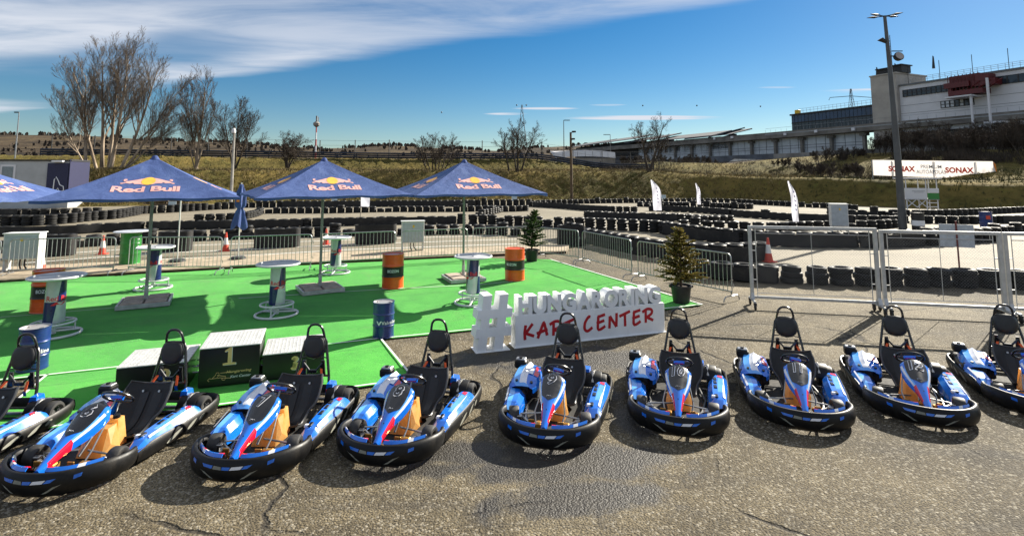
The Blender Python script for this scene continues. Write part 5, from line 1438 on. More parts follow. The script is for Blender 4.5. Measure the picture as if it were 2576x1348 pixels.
    for s in (-1, 1):
        b.tube([(cx+s*.155, 1.79, .70), (cx+s*.10, 1.765, .665), (cx+s*.10, 1.755, .63), (cx+s*.18, 1.77, .615)], .008, 6)
        b.hull([(cx+s*(.125+d), 1.75+e, z) for d, e, z in ((-.032, 0, .40), (.04, 0, .40), (-.02, 0, .585), (.022, 0, .585), (-.032, .02, .40), (.04, .02, .40), (-.02, .02, .585), (.022, .02, .585))])
        b.tube([(cx+s*.13, 1.74, .56), (cx+s*.04, 1.735, .455)], .014, 6)
    b.box((cx, 1.735, .452), (.12, .03, .045), ch=.008)
    b.build('belt_bracket', M_BARB, rb, 35)
    sh = [(-.112, .10), (-.08, .128), (0, .134), (.08, .128), (.112, .10), (.135, .04), (.138, -.02), (.115, -.085), (.07, -.125), (0, -.140), (-.07, -.125), (-.115, -.085), (-.138, -.02), (-.135, .04)]
    X = frame((cx, 1.765, .755), (1, 0, 0), (0, .14, 1))
    rows = []
    for sc_, dz in ((.0, .040), (.5, .040), (.80, .036), (.93, .026), (1.0, .006), (1.0, -.018), (.9, -.024), (0, -.024)): rows.append([(x*1.06*sc_, y*1.02*sc_, dz) for x, y in sh])
    b = MB(); b.grid(rows, closed=True, X=X); hd = b.build('headrest', M_PAD, rb, 60)
    MB().tube([(x*1.06, y*1.02, -.004) for x, y in sh], .012, 6, closed=True, X=X).build('headrest_piping', M_BARB, hd)
    b = MB()
    for s in (-1, 1):
        b.hull([(cx+s*.115, 1.70, .49), (cx+s*.145, 1.70, .49), (cx+s*.155, 1.62, .40), (cx+s*.185, 1.62, .40), (cx+s*.115, 1.70, .50), (cx+s*.145, 1.70, .50), (cx+s*.155, 1.62, .412), (cx+s*.185, 1.62, .412)])
    b.build('seat_belt', M_ORNG, K, 0)
    b = MB()
    for s in (-1, 1): b.hull([(cx+s*.16, 1.615, .35), (cx+s*.20, 1.615, .35), (cx+s*.16, 1.60, .41), (cx+s*.20, 1.60, .41), (cx+s*.18, 1.63, .38)])
    b.build('belt_buckle', M_KBLUE, K, 0)
    return K
kart0 = make_kart()
def kart_number(K, s):
    pl = [c for n in K.children for c in n.children if c.name.split('.')[0] == 'number_plate'][0]
    w = {'7': .085, '11': .110, '10': .150, '12': .155}.get(s, .098)
    root = None
    for bold, off, m, grow in ((.066, .008, M_KWHT, 1.0), (.016, .0115, M_INLAY, .0)):
        tv, tf = text(s, w+(.014 if grow else 0), .160+(.014 if grow else 0), bold=bold, res=2, shear=.12, spacing=1.12)
        b = MB(); b.add([nose_pt(.535+y*.86, x/nose_w(.52), off) for x, y in tv], tf)
        if root is None: root = b.build('number', m, pl, 0)
        else: b.build('number_fill', m, pl, 0)
KARTS = [('6', (-4.526, 5.417, -1.9), 'blue and black kart with the number 6, in front of the left podium block'), ('7', (-2.797, 5.667, -2.5), 'blue and black kart with the number 7, before the podium block with the golden 3'), ('8', (-1.435, 5.958, -11.0), 'blue and black kart with the number 8, beside the notch of the green carpet'),
         ('9', (.353, 6.307, -12.5), 'blue and black kart with the number 9, in front of the letter sign'), ('10', (1.952, 6.6, -15.9), 'blue and black kart with the number 10, just right of the letter sign'), ('11', (3.52, 6.738, -18.9), 'blue and black kart with the number 11, in front of the left wheeled gate'),
         ('12', (5.08, 6.849, -23.7), 'blue and black kart with the number 12, below the joint of two gates'), ('', (-6.17, 5.22, 1.5), 'kart at the left end of the row, cut off by the photo edge'), ('', (6.77, 6.98, -26.5), 'kart at the right end of the row, cut off by the photo edge')]
for i, (n_, (x, y, a), lab) in enumerate(KARTS):
    k = kart0 if i == 0 else dup(kart0, skip=('number', 'number_fill'))
    k.location = (x, y, .002); k.rotation_euler = (0, 0, radians(a)); k['label'] = lab
    if n_: kart_number(k, n_)
    st_a = [0, .10, -.08, .22, -.05, .16, -.14, .05, -.1][i]
    for c_ in k.children:
        if c_.name.split('.')[0] == 'front_wheel': c_.matrix_local = Matrix.Translation(c_.location) @ Matrix.Rotation(st_a, 4, 'Z') @ Matrix.Rotation(random.uniform(0, 6), 4, 'X') @ Matrix.Rotation(pi/2, 4, 'Y')
        elif c_.name.split('.')[0] == 'steering_wheel':
            ctr = Vector((.045, .905, .545)); ax = Vector((0, .65, .76))
            c_.matrix_local = Matrix.Translation(ctr) @ Matrix.Rotation(st_a*2.2, 4, ax) @ Matrix.Translation(-ctr)

# ---------------------------------------------------------------- pit building and control tower on the right (local x runs towards the viewer, y into the building)
M_FAC = mat('white_facade', (.66, .66, .68), .75, var=.06, scale=.25, dirt=.15)
M_TOWER = mat('tower_render', (.40, .37, .33), .85, var=.15, scale=.3, bump=.2, bscale=4, dirt=.25)
M_BEAM = mat('weathered_concrete', (.19, .175, .155), .85, var=.3, scale=.35, bump=.2, bscale=3, dirt=.35)
M_WALLC = mat('retaining_concrete', (.27, .25, .225), .85, var=.25, scale=.4, dirt=.4)
M_GLZ = mat('dark_glass', (.020, .030, .042), .12, .0, var=.3, scale=.5)
M_GLB = mat('blue_glass', (.020, .045, .10), .16, .1, var=.3, scale=.35)
M_PANE = mat('pale_pane', (.50, .54, .58), .3, .0, var=.12, scale=.6)
M_FRM = mat('window_frame_dark', (.022, .022, .024), .5)
M_FRL = mat('window_frame_grey', (.12, .13, .14), .5)
M_DRED = mat('dark_red_steel', (.10, .008, .010), .5, var=.25)
M_RAIL = mat('roof_railing', (.30, .31, .32), .45, .5)
M_ROOFP = mat('grandstand_roof', (.065, .070, .080), .8, .0, var=.15, scale=.3)
M_DKSTEEL = mat('dark_steel', (.018, .018, .019), .6, .1, var=.25)
BA, BROT = (74.0, 100.0, 0.0), atan2(-.9163, .4005)
def bx(b, x0, x1, y0, y1, z0, z1, mi=0, ch=0):
    return b.box(((x0+x1)/2, (y0+y1)/2, (z0+z1)/2), (abs(x1-x0), abs(y1-y0), abs(z1-z0)), mi=mi, ch=ch)
def windows(root, x0, x1, z0, z1, n, y=-.06, rows=2, frame_m=M_FRM, pane=M_GLZ, pale=()):
    w = (x1-x0)/n
    for i in range(n):
        f = MB(); a, c = x0+i*w, x0+(i+1)*w; t_ = .09
        bx(f, a, c, y-.10, y+.05, z1-t_, z1); bx(f, a, c, y-.10, y+.05, z0, z0+t_); bx(f, a, a+t_, y-.10, y+.05, z0+t_, z1-t_); bx(f, c-t_, c, y-.10, y+.05, z0+t_, z1-t_)
        for k in range(1, rows): zz = z0+(z1-z0)*k/rows; bx(f, a+t_, c-t_, y-.09, y+.04, zz-.05, zz+.05)
        o = f.build('window', frame_m, root, 0); g = MB(); bx(g, a+t_, c-t_, y-.03, y, z0+t_, z1-t_); g.build('pane', M_PANE if i in pale else pane, o, 0)
ct = thing('control_building', 'long white control building with a beige stair tower and red steel lookout', 'building', BA, BROT)
tx0, tz0, tz1 = -5.71, 13.11, 22.55
tx1 = -0.93
b = MB(); bx(b, tx0, tx1, -.5, 9, tz0-3, tz1); bx(b, tx0-.15, tx1+.15, -.65, 9.2, tz1, tz1+.25); b.build('stair_tower', M_TOWER, ct, 0)
for u0, u1, hh in ((.15, .55, 1.1), (.72, 1.1, 1.35)):
    b = MB(); a = tx0+(tx1-tx0)*u0; c = tx0+(tx1-tx0)*u1; bx(b, a, c, .6, 3.5, tz1+.25, tz1+.25+hh); bx(b, a-.2, c+.2, .3, 3.8, tz1+.25+hh, tz1+.45+hh); b.build('roof_housing', M_DKSTEEL, ct, 0)
fx1 = 26.0; fz0, fz1 = 13.24, 20.0
b = MB(); bx(b, tx1+.02, fx1, .3, 14, fz0-2, fz1); b.build('facade', M_FAC, ct, 0)
b = MB(); bx(b, tx1+.05, fx1, .1, 14.1, fz1, fz1+.32)
for zz in (fz0+1.5, fz0+3.0): bx(b, tx1+.05, fx1, .275, .3, zz, zz+.05)
b.build('parapet', M_FRL, ct, 0)
wz0, wz1 = 17.88, 19.21
windows(ct, tx1+.6, 8.45, wz0, wz1, 11, .26, 2)
windows(ct, 12.76, fx1-.5, wz0+.05, wz1+.1, 9, .26, 1)
lz0, lz1 = 15.06, 16.31
windows(ct, 5.83, 10.85, lz0, lz1, 7, .26, 2, pale=(0, 1, 2, 4, 6), frame_m=M_FRM)
# roof: railing, masts, camera, lattice mast
b = MB()
for i in range(28):
    x = tx1+1+(fx1-tx1-1)*i/27; b.tube([(x, .4, fz1+.3), (x, .4, fz1+1.35)], .03, 4, cap=False)
for zz in (.75, 1.05, 1.35): b.tube([(tx1+1, .4, fz1+zz), (fx1, .4, fz1+zz)], .025, 4)
b.build('roof_railing', M_RAIL, ct)
mp = MB().tube([(0, 0, 0), (0, 0, 3.6)], .05, 5).mesh('roof_mast', M_DKSTEEL)
for u in (1.2, 6.5, 11.5, 16.5, 21): o = obj('roof_mast', mp, ct); o.location = (tx1+u, 1.2, fz1+.3)
for x, h_ in ((tx0+.3, 2.0), (tx1-1.0, 2.1), (tx1+5.6, 2.2)): MB().hull([(x-.16, 1, tz1), (x+.16, 1, tz1), (x-.12, 1.3, tz1+h_), (x+.12, 1.3, tz1+h_), (x-.16, 1.4, tz1), (x+.16, 1.4, tz1), (x, 1.1, tz1+h_+.2)]).build('vent_stack', M_DKSTEEL, ct, 0)
b = MB(); x = tx0+(tx1-tx0)*.50
for sx, sy in ((-.45, 0), (.45, 0), (0, .7)): b.tube([(x+sx, 2+sy, tz1+1.3), (x+sx*.8, 2+sy*.8, tz1+8.2)], .05, 4)
for i in range(12):
    z = tz1+1.5+i*.55; s = 1 if i % 2 else -1
    b.tube([(x-.43*s, 2, z), (x+.43*s, 2, z+.55)], .03, 3); b.tube([(x-.43, 2, z), (x+.43, 2, z)], .03, 3)
b.build('lattice_mast', M_DKSTEEL, ct)
b = MB(); x = tx1-.2; b.tube([(x, 1.5, tz1), (x, 1.5, tz1+1.5)], .16, 6); b.box((x-.1, 1.5, tz1+1.75), (.9, .5, .5), ch=.08); b.box((x-.75, 1.5, tz1+1.65), (.5, .4, .25), ch=.05); b.build('roof_camera', M_DKSTEEL, ct, 30)
# red lookout and its balcony
rx0, rx1 = 8.31, 12.73; rz0, rz1 = 16.71, 20.25
b = MB()
bx(b, rx0, rx1, -1.5, .25, rz1-1.3, rz1-.1); bx(b, rx0-.5, rx0+3.2, -2.3, .25, rz1-2.2, rz1-1.3); bx(b, rx0, rx0+.5, -2.1, .2, rz0, rz1-2.2); bx(b, rx0+.5, rx0+5.0, -2.2, .2, rz0, rz0+.8)
for i in range(9):
    xx = rx0+(rx1-rx0)*i/8; b.tube([(xx, -1.9, rz0+.5), (xx, -1.9, rz1)], .07, 4)
for k in range(3):
    xx = rx0+2.2+k*1.5; b.tube([(xx, -1.9, rz0+.4), (xx+2.4, -1.9, rz1-1.6)], .09, 4)
bx(b, rx0+4, rx1+1.4, -2, .2, rz0+2.0, rz0+3.1); bx(b, rx1-1, rx1+2.2, -1.9, .2, rz0+1.2, rz0+2.2)
b.build('red_lookout', M_DRED, ct, 0)
b = MB(); bx(b, rx0, rx1-.6, -3.2, .25, rz0-.45, rz0-.2)
for xx in (rx1-1.0, rx1+1.4): bx(b, xx, xx+.28, -2.9, -2.6, rz0-7.2, rz0+2.2 if xx > rx1 else rz0-.2)
bx(b, rx0+1.2, rx1-.4, -3.4, .25, rz0-7.4, rz0-7.1); bx(b, rx1+.6, rx1+3.0, -2.8, .25, rz0-5.2, rz0-4.9)
b.build('balcony', M_FAC, ct, 0)
# blue glazed wing left of the tower
wg = thing('glazed_wing', 'low dark blue glazed wing left of the beige stair tower', 'building', BA, BROT)
gx0 = -24.55; gz0, gz1 = 13.44, 17.18
b = MB(); bx(b, gx0, tx0-.02, .3, 12, gz0-.4, gz1-.35); b.build('body', M_GLZ, wg, 0)
b = MB(); bx(b, gx0-.25, tx0-.03, .0, 12.2, gz1-.35, gz1); bx(b, gx0, tx0-.03, .18, .3, gz0+1.55, gz0+1.75); b.build('roof_edge', M_DKSTEEL, wg, 0)
npn = 22
for i in range(npn):
    a = gx0+(tx0-gx0)*i/npn; c = gx0+(tx0-gx0)*(i+1)/npn
    b = MB(); bx(b, a+.06, c-.06, .22+.02*((i*7) % 3), .29, gz0+1.8, gz1-.4); b.build('glass_panel', M_GLB, wg, 0)
    b = MB(); bx(b, a+.06, c-.06, .24, .29, gz0-.1, gz0+1.5); b.build('lower_panel', M_GLZ, wg, 0)
b = MB()
for i in range(20):
    x = gx0+2+(tx0-gx0-2)*i/19; b.tube([(x, .5, gz1), (x, .5, gz1+1.05)], .03, 4, cap=False)
for zz in (.55, 1.05): b.tube([(gx0+2, .5, gz1+zz), (tx0, .5, gz1+zz)], .025, 4)
b.build('roof_railing', M_RAIL, wg); MB().box((gx0+1.2, .9, gz1+.45), (1.0, .8, .9), ch=.05).build('yellow_box', M_STK, wg, 30)
# deck beam, glazed gallery, pillars and retaining wall
pg = thing('pit_gallery', 'long concrete deck with a glazed gallery and pillars below the control building', 'building', BA, BROT)
XL = -124.38; XR = 26.0
zt0, zt1 = 13.33, 11.89; zr0, zr1 = 13.0, 11.94
b = MB(); za, zb_ = 13.45, 12.27
b.hull([(XL, -1, za), (XL, 4, za), (XL, -1, zb_), (XL, 4, zb_), (-30.97, -1, zt0), (-30.97, 4, zt0), (-30.97, -1, zt1), (-30.97, 4, zt1)])
b.hull([(-30.97, -1, zt0), (-30.97, 4, zt0), (-30.97, -1, zt1), (-30.97, 4, zt1), (XR, -1, zr0+.3), (XR, 4, zr0+.3), (XR, -1, zr1+.1), (XR, 4, zr1+.1)])
b.build('deck_beam', M_BEAM, pg, 0)
b = MB(); bx(b, -30.97, XR, -1.06, -1.0, zr0-.25, zr0-.05); 
for i in range(40):
    x = -30.97+(XR--30.97)*i/39; b.tube([(x, -.8, zr0), (x, -.8, zr0+1.0)], .025, 3, cap=False)
b.tube([(-30.97, -.8, zt0+.95), (XR, -.8, zr0+1.2)], .025, 4); b.build('deck_railing', M_RAIL, pg, 0)
gxa, gxb = -82.97, -8.26; q0, q1 = 9.03, 11.7
MB().box(((gxa+gxb)/2, 1.25, (q0+q1)/2-.3), (gxb-gxa, .2, q1-q0+1.6)).build('gallery_back', M_FRL, pg, 0)
ng = 34
for i in range(ng):
    a = gxa+(gxb-gxa)*i/ng; c = gxa+(gxb-gxa)*(i+1)/ng
    b = MB(); bx(b, a+.07, c-.07, 1.0, 1.08, q0-.9, q1+.3); o = b.build('gallery_pane', M_PANE, pg, 0)
b = MB()
for zz in (q0+.3, q0+.9): b.tube([(gxa, -.2, zz), (gxb, -.2, zz)], .05, 4)
b.build('gallery_rail', M_FRL, pg, 0)
pm_ = MB(); bx(pm_, -.28, .28, .2, .9, q0-1.2, q1); bx(pm_, -.7, .7, 0, 1.1, q1-.55, q1); pm_ = pm_.mesh('pillar', M_BEAM, 0)
for i in range(11): o = obj('pillar', pm_, pg); o.location = (gxa+(gxb-gxa)*(i+.6)/10.6, 0, 0)
sp = MB(); bx(sp, -.32, .32, -1.35, -1.02, -.3, .3); sp = sp.mesh('loudspeaker', M_FAC, 0)
for x, z in ((-47.0, 13.01), (-41.0, 12.94), (-25.28, 12.63), (-17.54, 12.69), (-9.32, 12.47)): o = obj('loudspeaker', sp, pg); o.location = (x, 0, z)
b = MB(); x0_ = -63.83
bx(b, x0_, -29.27, -.3, 2.9, q0-5, q0-.7); b.build('lower_wall', mat('blue_grey_wall', (.11, .12, .14), .8, var=.3, scale=.3, dirt=.4), pg, 0)
b = MB(); bx(b, -29.27, -19.93, -.5, 3, q0-2.6, q0-.8); bx(b, -18.98, -7.68, -.4, 3, q0-2.4, q0-.6); bx(b, -7.68, XR, 2.6, 3.4, q0-2, q1+1.5); b.build('retaining_wall', M_WALLC, pg, 0)
for i in range(7):
    x = -6.89+i*3.2; b = MB(); bx(b, x, x+2.2, 2.45, 2.58, q0+.1, q1+.9); b.build('dark_bay', M_GLZ, pg, 0)
rp = thing('concrete_ramp', 'pale concrete ramp climbing between dark walls in front of the gallery', 'ramp', BA, BROT)
b = MB(); P_ = [(-35.86, -14.0, 4.17), (-27.36, -14.0, 3.92), (-32.11, -3.0, 7.02), (-38.68, -3.0, 7.31)]
b.add([*P_, *[(x, y, z-.5) for x, y, z in P_]], [(0, 1, 2, 3), (4, 5, 1, 0), (5, 6, 2, 1), (6, 7, 3, 2), (7, 4, 0, 3)]); b.build('slab', mat('pale_concrete', (.46, .43, .37), .8, var=.12, scale=.5), rp, 0)
b = MB(); W0 = [(-27.23, -13.9, 3.92), (-19.49, -13.5, 3.62), (-22.58, -3.0, 6.66), (-31.85, -2.9, 6.92)]
b.hull([p for p in W0]+[(x, y, z-2.5) for x, y, z in W0]+[(W0[0][0], W0[0][1], W0[0][2]+1.2)]); b.build('side_wall', bpy.data.materials['blue_grey_wall'], rp, 0)

# grandstand roofs running into the distance
gs = thing('grandstand', 'row of grey sloping grandstand roofs far behind the right trees', 'grandstand', BA, BROT)
for i, (u0, u1) in enumerate((p for p in (((-124.09, 14.28), (-102.09, 14.8)), ((-108.49, 14.56), (-81.09, 15.06)), ((-87.65, 14.0), (-67.81, 14.46)), ((-70.8, 13.67), (-47.82, 13.71)), ((-58.55, 13.41), (-40.97, 13.65)), ((-49.29, 13.27), (-43.34, 14.13))))):
    (xa, z0), (xb, z1) = u0, u1
    b = MB(); b.hull([(xa, -1.5, z0), (xb, -1.5, z1), (xb, -1.2, z1+.25), (xa, 6, z0+1.6), (xb, 6, z1+1.6), (xa, 6, z0+1.9), (xb, 6, z1+1.9), (xa, -1.2, z0+.25)]); b.build('roof_panel', M_ROOFP, gs, 0)
    b = MB(); b.hull([(xa, 1.5, z0-.02), (xb, 1.5, z1-.02), (xa, 1.5, 6.0), (xb, 1.5, 6.0), (xa, 3, z0), (xb, 3, z1), (xa, 3, 6), (xb, 3, 6)]); b.build('roof_support_wall', M_LAMP if 'M_LAMP' in globals() else M_ROOFP, gs, 0)
b = MB(); bx(b, -124.1, -43.66, 1, 6, 10.27, 12.9); b.build('stand', M_DKSTEEL, gs, 0)
lw = thing('white_hall', 'low white-roofed hall beyond the bank, behind the brown lamp post', 'building', (8, 118, 0), .05)
hx0, hx1 = 1.4, 14.9; hz0, hz1 = 7.0, 8.3
b = MB(); bx(b, hx0, hx1, 0, 9, 1.5, hz0); b.build('wall', M_WALLC, lw, 0)
for i in range(8):
    a = hx0+(hx1-hx0)*i/8; c = hx0+(hx1-hx0)*(i+1)/8; r0, r1 = .35*sin(pi*i/8), .35*sin(pi*(i+1)/8)
    b = MB(); b.hull([(a+.04, -.4, hz0+r0), (c-.04, -.4, hz0+r1), (a+.04, -.1, hz1+r0*1.3), (c-.04, -.1, hz1+r1*1.3), (a+.04, 9, hz1+.6), (c-.04, 9, hz1+.6)]); b.build('roof_panel', M_FAC, lw, 0)

def thin_cloth(name, col, share):
    t = NT(name); n = t.noise(1.3, 4); c = t.ramp(n, [(.3, tuple(x*.9 for x in col)), (.7, col)]); t.set(c, .7, spec=.2)
    tr = t.n('ShaderNodeBsdfTranslucent'); t.l(c, tr.inputs[0]); mx = t.n('ShaderNodeMixShader'); mx.inputs[0].default_value = share
    t.l(t.b.outputs[0], mx.inputs[1]); t.l(tr.outputs[0], mx.inputs[2]); t.l(mx.outputs[0], t.t.nodes['Material Output'].inputs[0]); return t.m
# ---------------------------------------------------------------- banner on the right bank
bn = thing('banner_wall', 'long white advertising banner with red and grey lettering on the shaded bank', 'banner', (41.7, 62.0, 0), 0)
b = MB(); b.add([(0, 0, 3.12), (14.2, 0, 2.62), (14.3, 0, 3.2), (13.9, 0, 4.72), (0, 0, 4.88)], [(0, 1, 2, 3, 4)]); b.build('sheet', thin_cloth('banner_vinyl', (.80, .76, .74), .55), bn, 0)
M_BRED = mat('banner_red', (.95, .075, .03), .6, var=.03); M_BGREY = mat('banner_grey', (.36, .36, .38), .6)
for s, w, h_, x, z, m, bo in (('SONAX', 3.1, .66, 3.3, 3.86, M_BRED, .045), ('SONAX', 3.3, .66, 9.95, 3.70, M_BRED, .045), ('PREMIUM', 2.4, .40, 6.7, 4.1, M_BGREY, .01), ('AUTÓÁPOLÁS', 3.4, .54, 6.65, 3.56, M_BGREY, .01)):
    tv, tf = text(s, w, h_, bold=bo); b = MB(); b.add([(px+x, -.02, py+z-.012*px) for px, py in tv], tf); b.build('lettering', m, bn, 0)
b = MB(); b.add([(13.88, -.02, 4.68), (14.2, -.02, 4.4), (14.26, -.02, 3.4), (14.1, -.02, 3.6)], [(0, 1, 2, 3)]); b.build('orange_corner', mat('banner_orange', (.75, .22, .02), .6), bn, 0)
for x in (0.0, 2.3, 7.1, 11.9, 14.1):
    MB().tube([(x, .12, .4), (x, .12, 4.86-.015*x)], .05, 6).build('post', M_GALV, bn)
    if 0 < x < 13: b = MB(); b.box((x, -.02, 3.85), (.07, .01, 1.6)); b.build('seam', M_RAIL, bn, 0)

# ---------------------------------------------------------------- marshal stand on the track
ms = thing('marshal_stand', 'small white marshal stand on stilts with a flat roof and green sign', 'stand', ((35.507, 47.193) + (0,)), -.25)
b = MB()
for x in (-1.15, .35, 1.15):
    for y in (-.7, .7): b.tube([(x, y, 0), (x, y, 2.75)], .05, 5)
for x0, x1 in ((-1.15, -.4), (-.4, .35)): b.tube([(x0, -.7, .35), (x1, -.7, 1.05)], .04, 4); b.tube([(x1, -.7, .35), (x0, -.7, 1.05)], .04, 4)
for z in (.4, .75): b.tube([(.35, -.7, z), (1.15, -.7, z)], .04, 4)
b.build('frame', M_FAC, ms); MB().box((0, 0, 2.83), (2.9, 2.0, .10), ch=.02).build('roof', M_FAC, ms, 30); MB().box((0, 0, 1.05), (2.5, 1.6, .08)).build('floor', M_RAIL, ms, 30)
b = MB(); bx(b, -1.3, .36, -.80, -.76, 1.0, 2.0); b.build('white_panel', M_FAC, ms, 0); b = MB(); bx(b, .4, 1.25, -.80, -.76, 1.05, 1.58); b.build('green_panel', mat('sign_green', (.03, .20, .04), .5), ms, 0); b = MB(); bx(b, .4, 1.25, -.80, -.76, 1.6, 1.98); b.build('white_panel', M_FAC, ms, 0)
b = MB(); bx(b, -.75, .2, -.815, -.802, 1.72, 1.77); bx(b, -.6, .1, -.815, -.802, 1.62, 1.66); b.build('print', M_BGREY, ms, 0)
for lab, p, ms_, h_ in (('dark drum with a white band right of the grey lamp mast', (22.771, 30.402), 1, 1.0), ('blue drum with a red patch near the right photo edge', (28.011, 32.025), 0, .95)):
    r = drum('track_drum', lab, p, .31, h_, [M_DK, M_PW, M_DK] if ms_ else [M_BL, M_BL, M_DK], (.28, .58) if ms_ else None, z=0, group='drums on the kart track')
    if not ms_: MB().box((-.12, -.30, .62), (.22, .05, .2)).build('red_patch', M_CONE_R, r, 0)

# ---------------------------------------------------------------- feather flags and small signs
M_FLAG = thin_cloth('flag_cloth', (.74, .74, .82), .45); M_FLAGM = mat('flag_print', (.20, .18, .42), .7)
def flag(label, p, h, w, z0, lean=-.10, rz=0.0, marks=True):
    r = thing('feather_flag', label, 'flag', (*p, 0), rz, 'white feather flags along the track')
    px_ = lambda t_: lean*h*(t_**2.0)*.5-w*.92*sst(.66, 1.06, t_)**1.6
    MB().tube([(px_(i/16), 0, h*i/16) for i in range(17)], [.022-.013*i/16 for i in range(17)], 5).build('pole', M_DKSTEEL, r)
    rows = []
    for i in range(19):
        t_ = z0/h+(1-z0/h)*i/18; x = px_(t_); xl = lean*h*(t_**2.0)*.5-w
        rows.append([(x+(min(xl, x-.02) if w > 0 else max(xl, x+.02))*j/4-x*j/4, .05*sin(j*1.3+i*.5), h*t_) for j in range(5)])
    b = MB(); b.grid(rows); s = b.build('sail', M_FLAG, r, 60)
    if marks:
        b = MB()
        for k in range(5):
            t_ = .40+.09*k; x = px_(t_)-w*.42; b.hull([(x-.03, yy, h*t_) for yy in (-.075, -.07)]+[(x+.05, yy, h*t_+.02) for yy in (-.075, -.07)]+[(x-.04, yy, h*(t_+.06)) for yy in (-.075, -.07)])
        b.build('print', M_FLAGM, s, 0)
flag('wide white feather flag, leftmost of the three on the right', ((10.878, 39.218)), 2.75, .62, .55)
flag('narrow white feather flag in the middle of the three on the right', ((17.935, 51.253)), 2.35, .36, .35, lean=-.08)
flag('tall slim white feather flag on the right, above the left wheeled gate', ((16.116, 30.402)), 2.75, .36, .30, lean=-.12)
flag('short white flag hanging under the middle parasol', ((-10.404, 37.131)), 2.6, -.62, .95, lean=0, marks=False)
for lab, (x, z), Y, w, h_ in (('small pale track sign under the large left parasol', (-32.69, 0.41), 52, .75, .42), ('small pale track sign under the second parasol', (-19.74, 0.36), 60, .62, .55), ('small pale track sign under the right parasol', (0.27, 0.49), 62, .62, .65), ('small pale track sign beside the leftmost feather flag', (17.96, 0.51), 64, .6, .6)):
    r = thing('track_sign', lab, 'sign', (x, Y, 0), 0, 'small track signs'); MB().tube([(0, .05, -.05), (0, .05, z)], .03, 5).build('post', M_GALV, r); MB().box((0, 0, z), (w, .04, h_), ch=.01).build('plate', mat('sign_plate', (.42, .52, .58), .5) if 'sign_plate' not in bpy.data.materials else bpy.data.materials['sign_plate'], r, 0)

# ---------------------------------------------------------------- lamp posts and masts
M_LAMP = mat('lamp_mast_grey', (.085, .088, .092), .5, .4, var=.15, scale=1.2)
lm = thing('lamp_mast', 'tall grey lamp mast with four crossed lamp heads on the right', 'lamp post', (22.23, 30.85, 0), 0)
MB().tube([(0, 0, 0), (-.02, 0, 4.2), (-.10, 0, 9.0), (-.20, 0, 12.45)], [.21, .17, .12, .085], 12).build('mast', M_LAMP, lm)
MB().lathe([(.3, 0), (.3, .03), (.22, .05)], 14).build('foot_plate', M_LAMP, lm)
for a, L in ((radians(14), 1.0), (radians(194), 1.0), (radians(-38), .85), (radians(142), .85)):
    c, s = cos(a), sin(a); o = Vector((-.20, 0, 12.42)); d = Vector((c, s, .06)); n_ = Vector((-s, c, 0))
    b = MB(); b.tube([o, o+d*L*.45], .03, 6)
    h0, h1 = o+d*L*.32, o+d*L*1.05
    b.hull([h0+n_*.05, h0-n_*.05, h0+d*.2+n_*.12+Vector((0, 0, .02)), h0+d*.2-n_*.12+Vector((0, 0, .02)), h1+n_*.03, h1-n_*.03, h0+d*.3+Vector((0, 0, .08)), h0+d*.25+n_*.1-Vector((0, 0, .05)), h0+d*.25-n_*.1-Vector((0, 0, .05)), h0+d*.55+n_*.09, h0+d*.55-n_*.09]); b.build('lamp_head', M_DKSTEEL, lm, 30)
b = MB(); b.hull([(-.16, -.06, 10.85), (-.16, .06, 10.85), (-.55, -.12, 11.0), (-.55, .12, 11.0), (-.75, 0, 10.95), (-.45, -.1, 11.12), (-.45, .1, 11.12), (-.2, 0, 10.75)]); b.build('floodlight', M_DKSTEEL, lm, 30)
fl = MB(); fl.box((.15, -.02, 10.02), (.42, .07, .06)); fl.lathe([(0, -.16), (.22, -.16), (.27, .05), (.25, .10), (0, .10)], 16, X=Matrix.Translation((.38, -.1, 9.98)) @ Matrix.Rotation(radians(70), 4, 'X')); fl.box((.4, .02, 10.33), (.62, .05, .05)); f_ = fl.build('floodlight', M_DKSTEEL, lm, 40)
MB().lathe([(0, .105), (.23, .105)], 16, X=Matrix.Translation((.38, -.1, 9.98)) @ Matrix.Rotation(radians(70), 4, 'X')).build('lens', mat('lamp_lens', (.32, .29, .27), .3), f_)
M_WOOD = mat('brown_pole', (.10, .065, .035), .85, var=.3, scale=2, bump=.3)
bp_ = thing('brown_lamp_post', 'brown wooden lamp post with stacked floodlights in front of the bank', 'lamp post', (7.3, 66.0, 0), 0)
pz = (6.69, 8.42)[1]
MB().tube([(0, 0, 0), (-.04, 0, pz)], [.19, .13], 8).build('pole', M_WOOD, bp_)
for dz, s in ((.05, .42), (-.85, .30), (-1.6, .26)): MB().hull([(.1, -.15, pz+dz-.1), (.1, .15, pz+dz-.1), (s+.12, -.2, pz+dz+.12), (s+.12, .2, pz+dz+.12), (s+.2, -.2, pz+dz-.06), (s+.2, .2, pz+dz-.06), (.1, 0, pz+dz+.12)]).build('floodlight', M_DKSTEEL, bp_, 20)
def post(name, label, cat, u_, Y, ztop, r, m, head=None, z0=0.0, grp=None):
    t_ = thing(name, label, cat, (u_, Y, z0), 0, grp); MB().tube([(0, 0, 0), (0, 0, ztop-z0)], [r, r*.6], 7).build('pole', m, t_)
    if head: MB().box((head[0]/2, 0, ztop-z0), (abs(head[0]), .18, .14), ch=.04).build('lamp_head', M_DKSTEEL, t_, 30)
    return t_
post('street_lamp', 'thin grey street lamp behind the brown lamp post', 'lamp post', *(9.71, 100.0, 13.45), .10, M_LAMP, (1.2, 0), 4.0)
post('street_lamp', 'small distant street lamp left of the right bare tree', 'lamp post', *(23.0, 125.0, 12.68), .09, M_LAMP, (-1.6, 0), 5.0)
post('street_lamp', 'pale lamp post at the far left above the grey container', 'lamp post', *(-61.23, 66.0, 10.9), .09, M_GALV, (-.6, 0), 3.0)
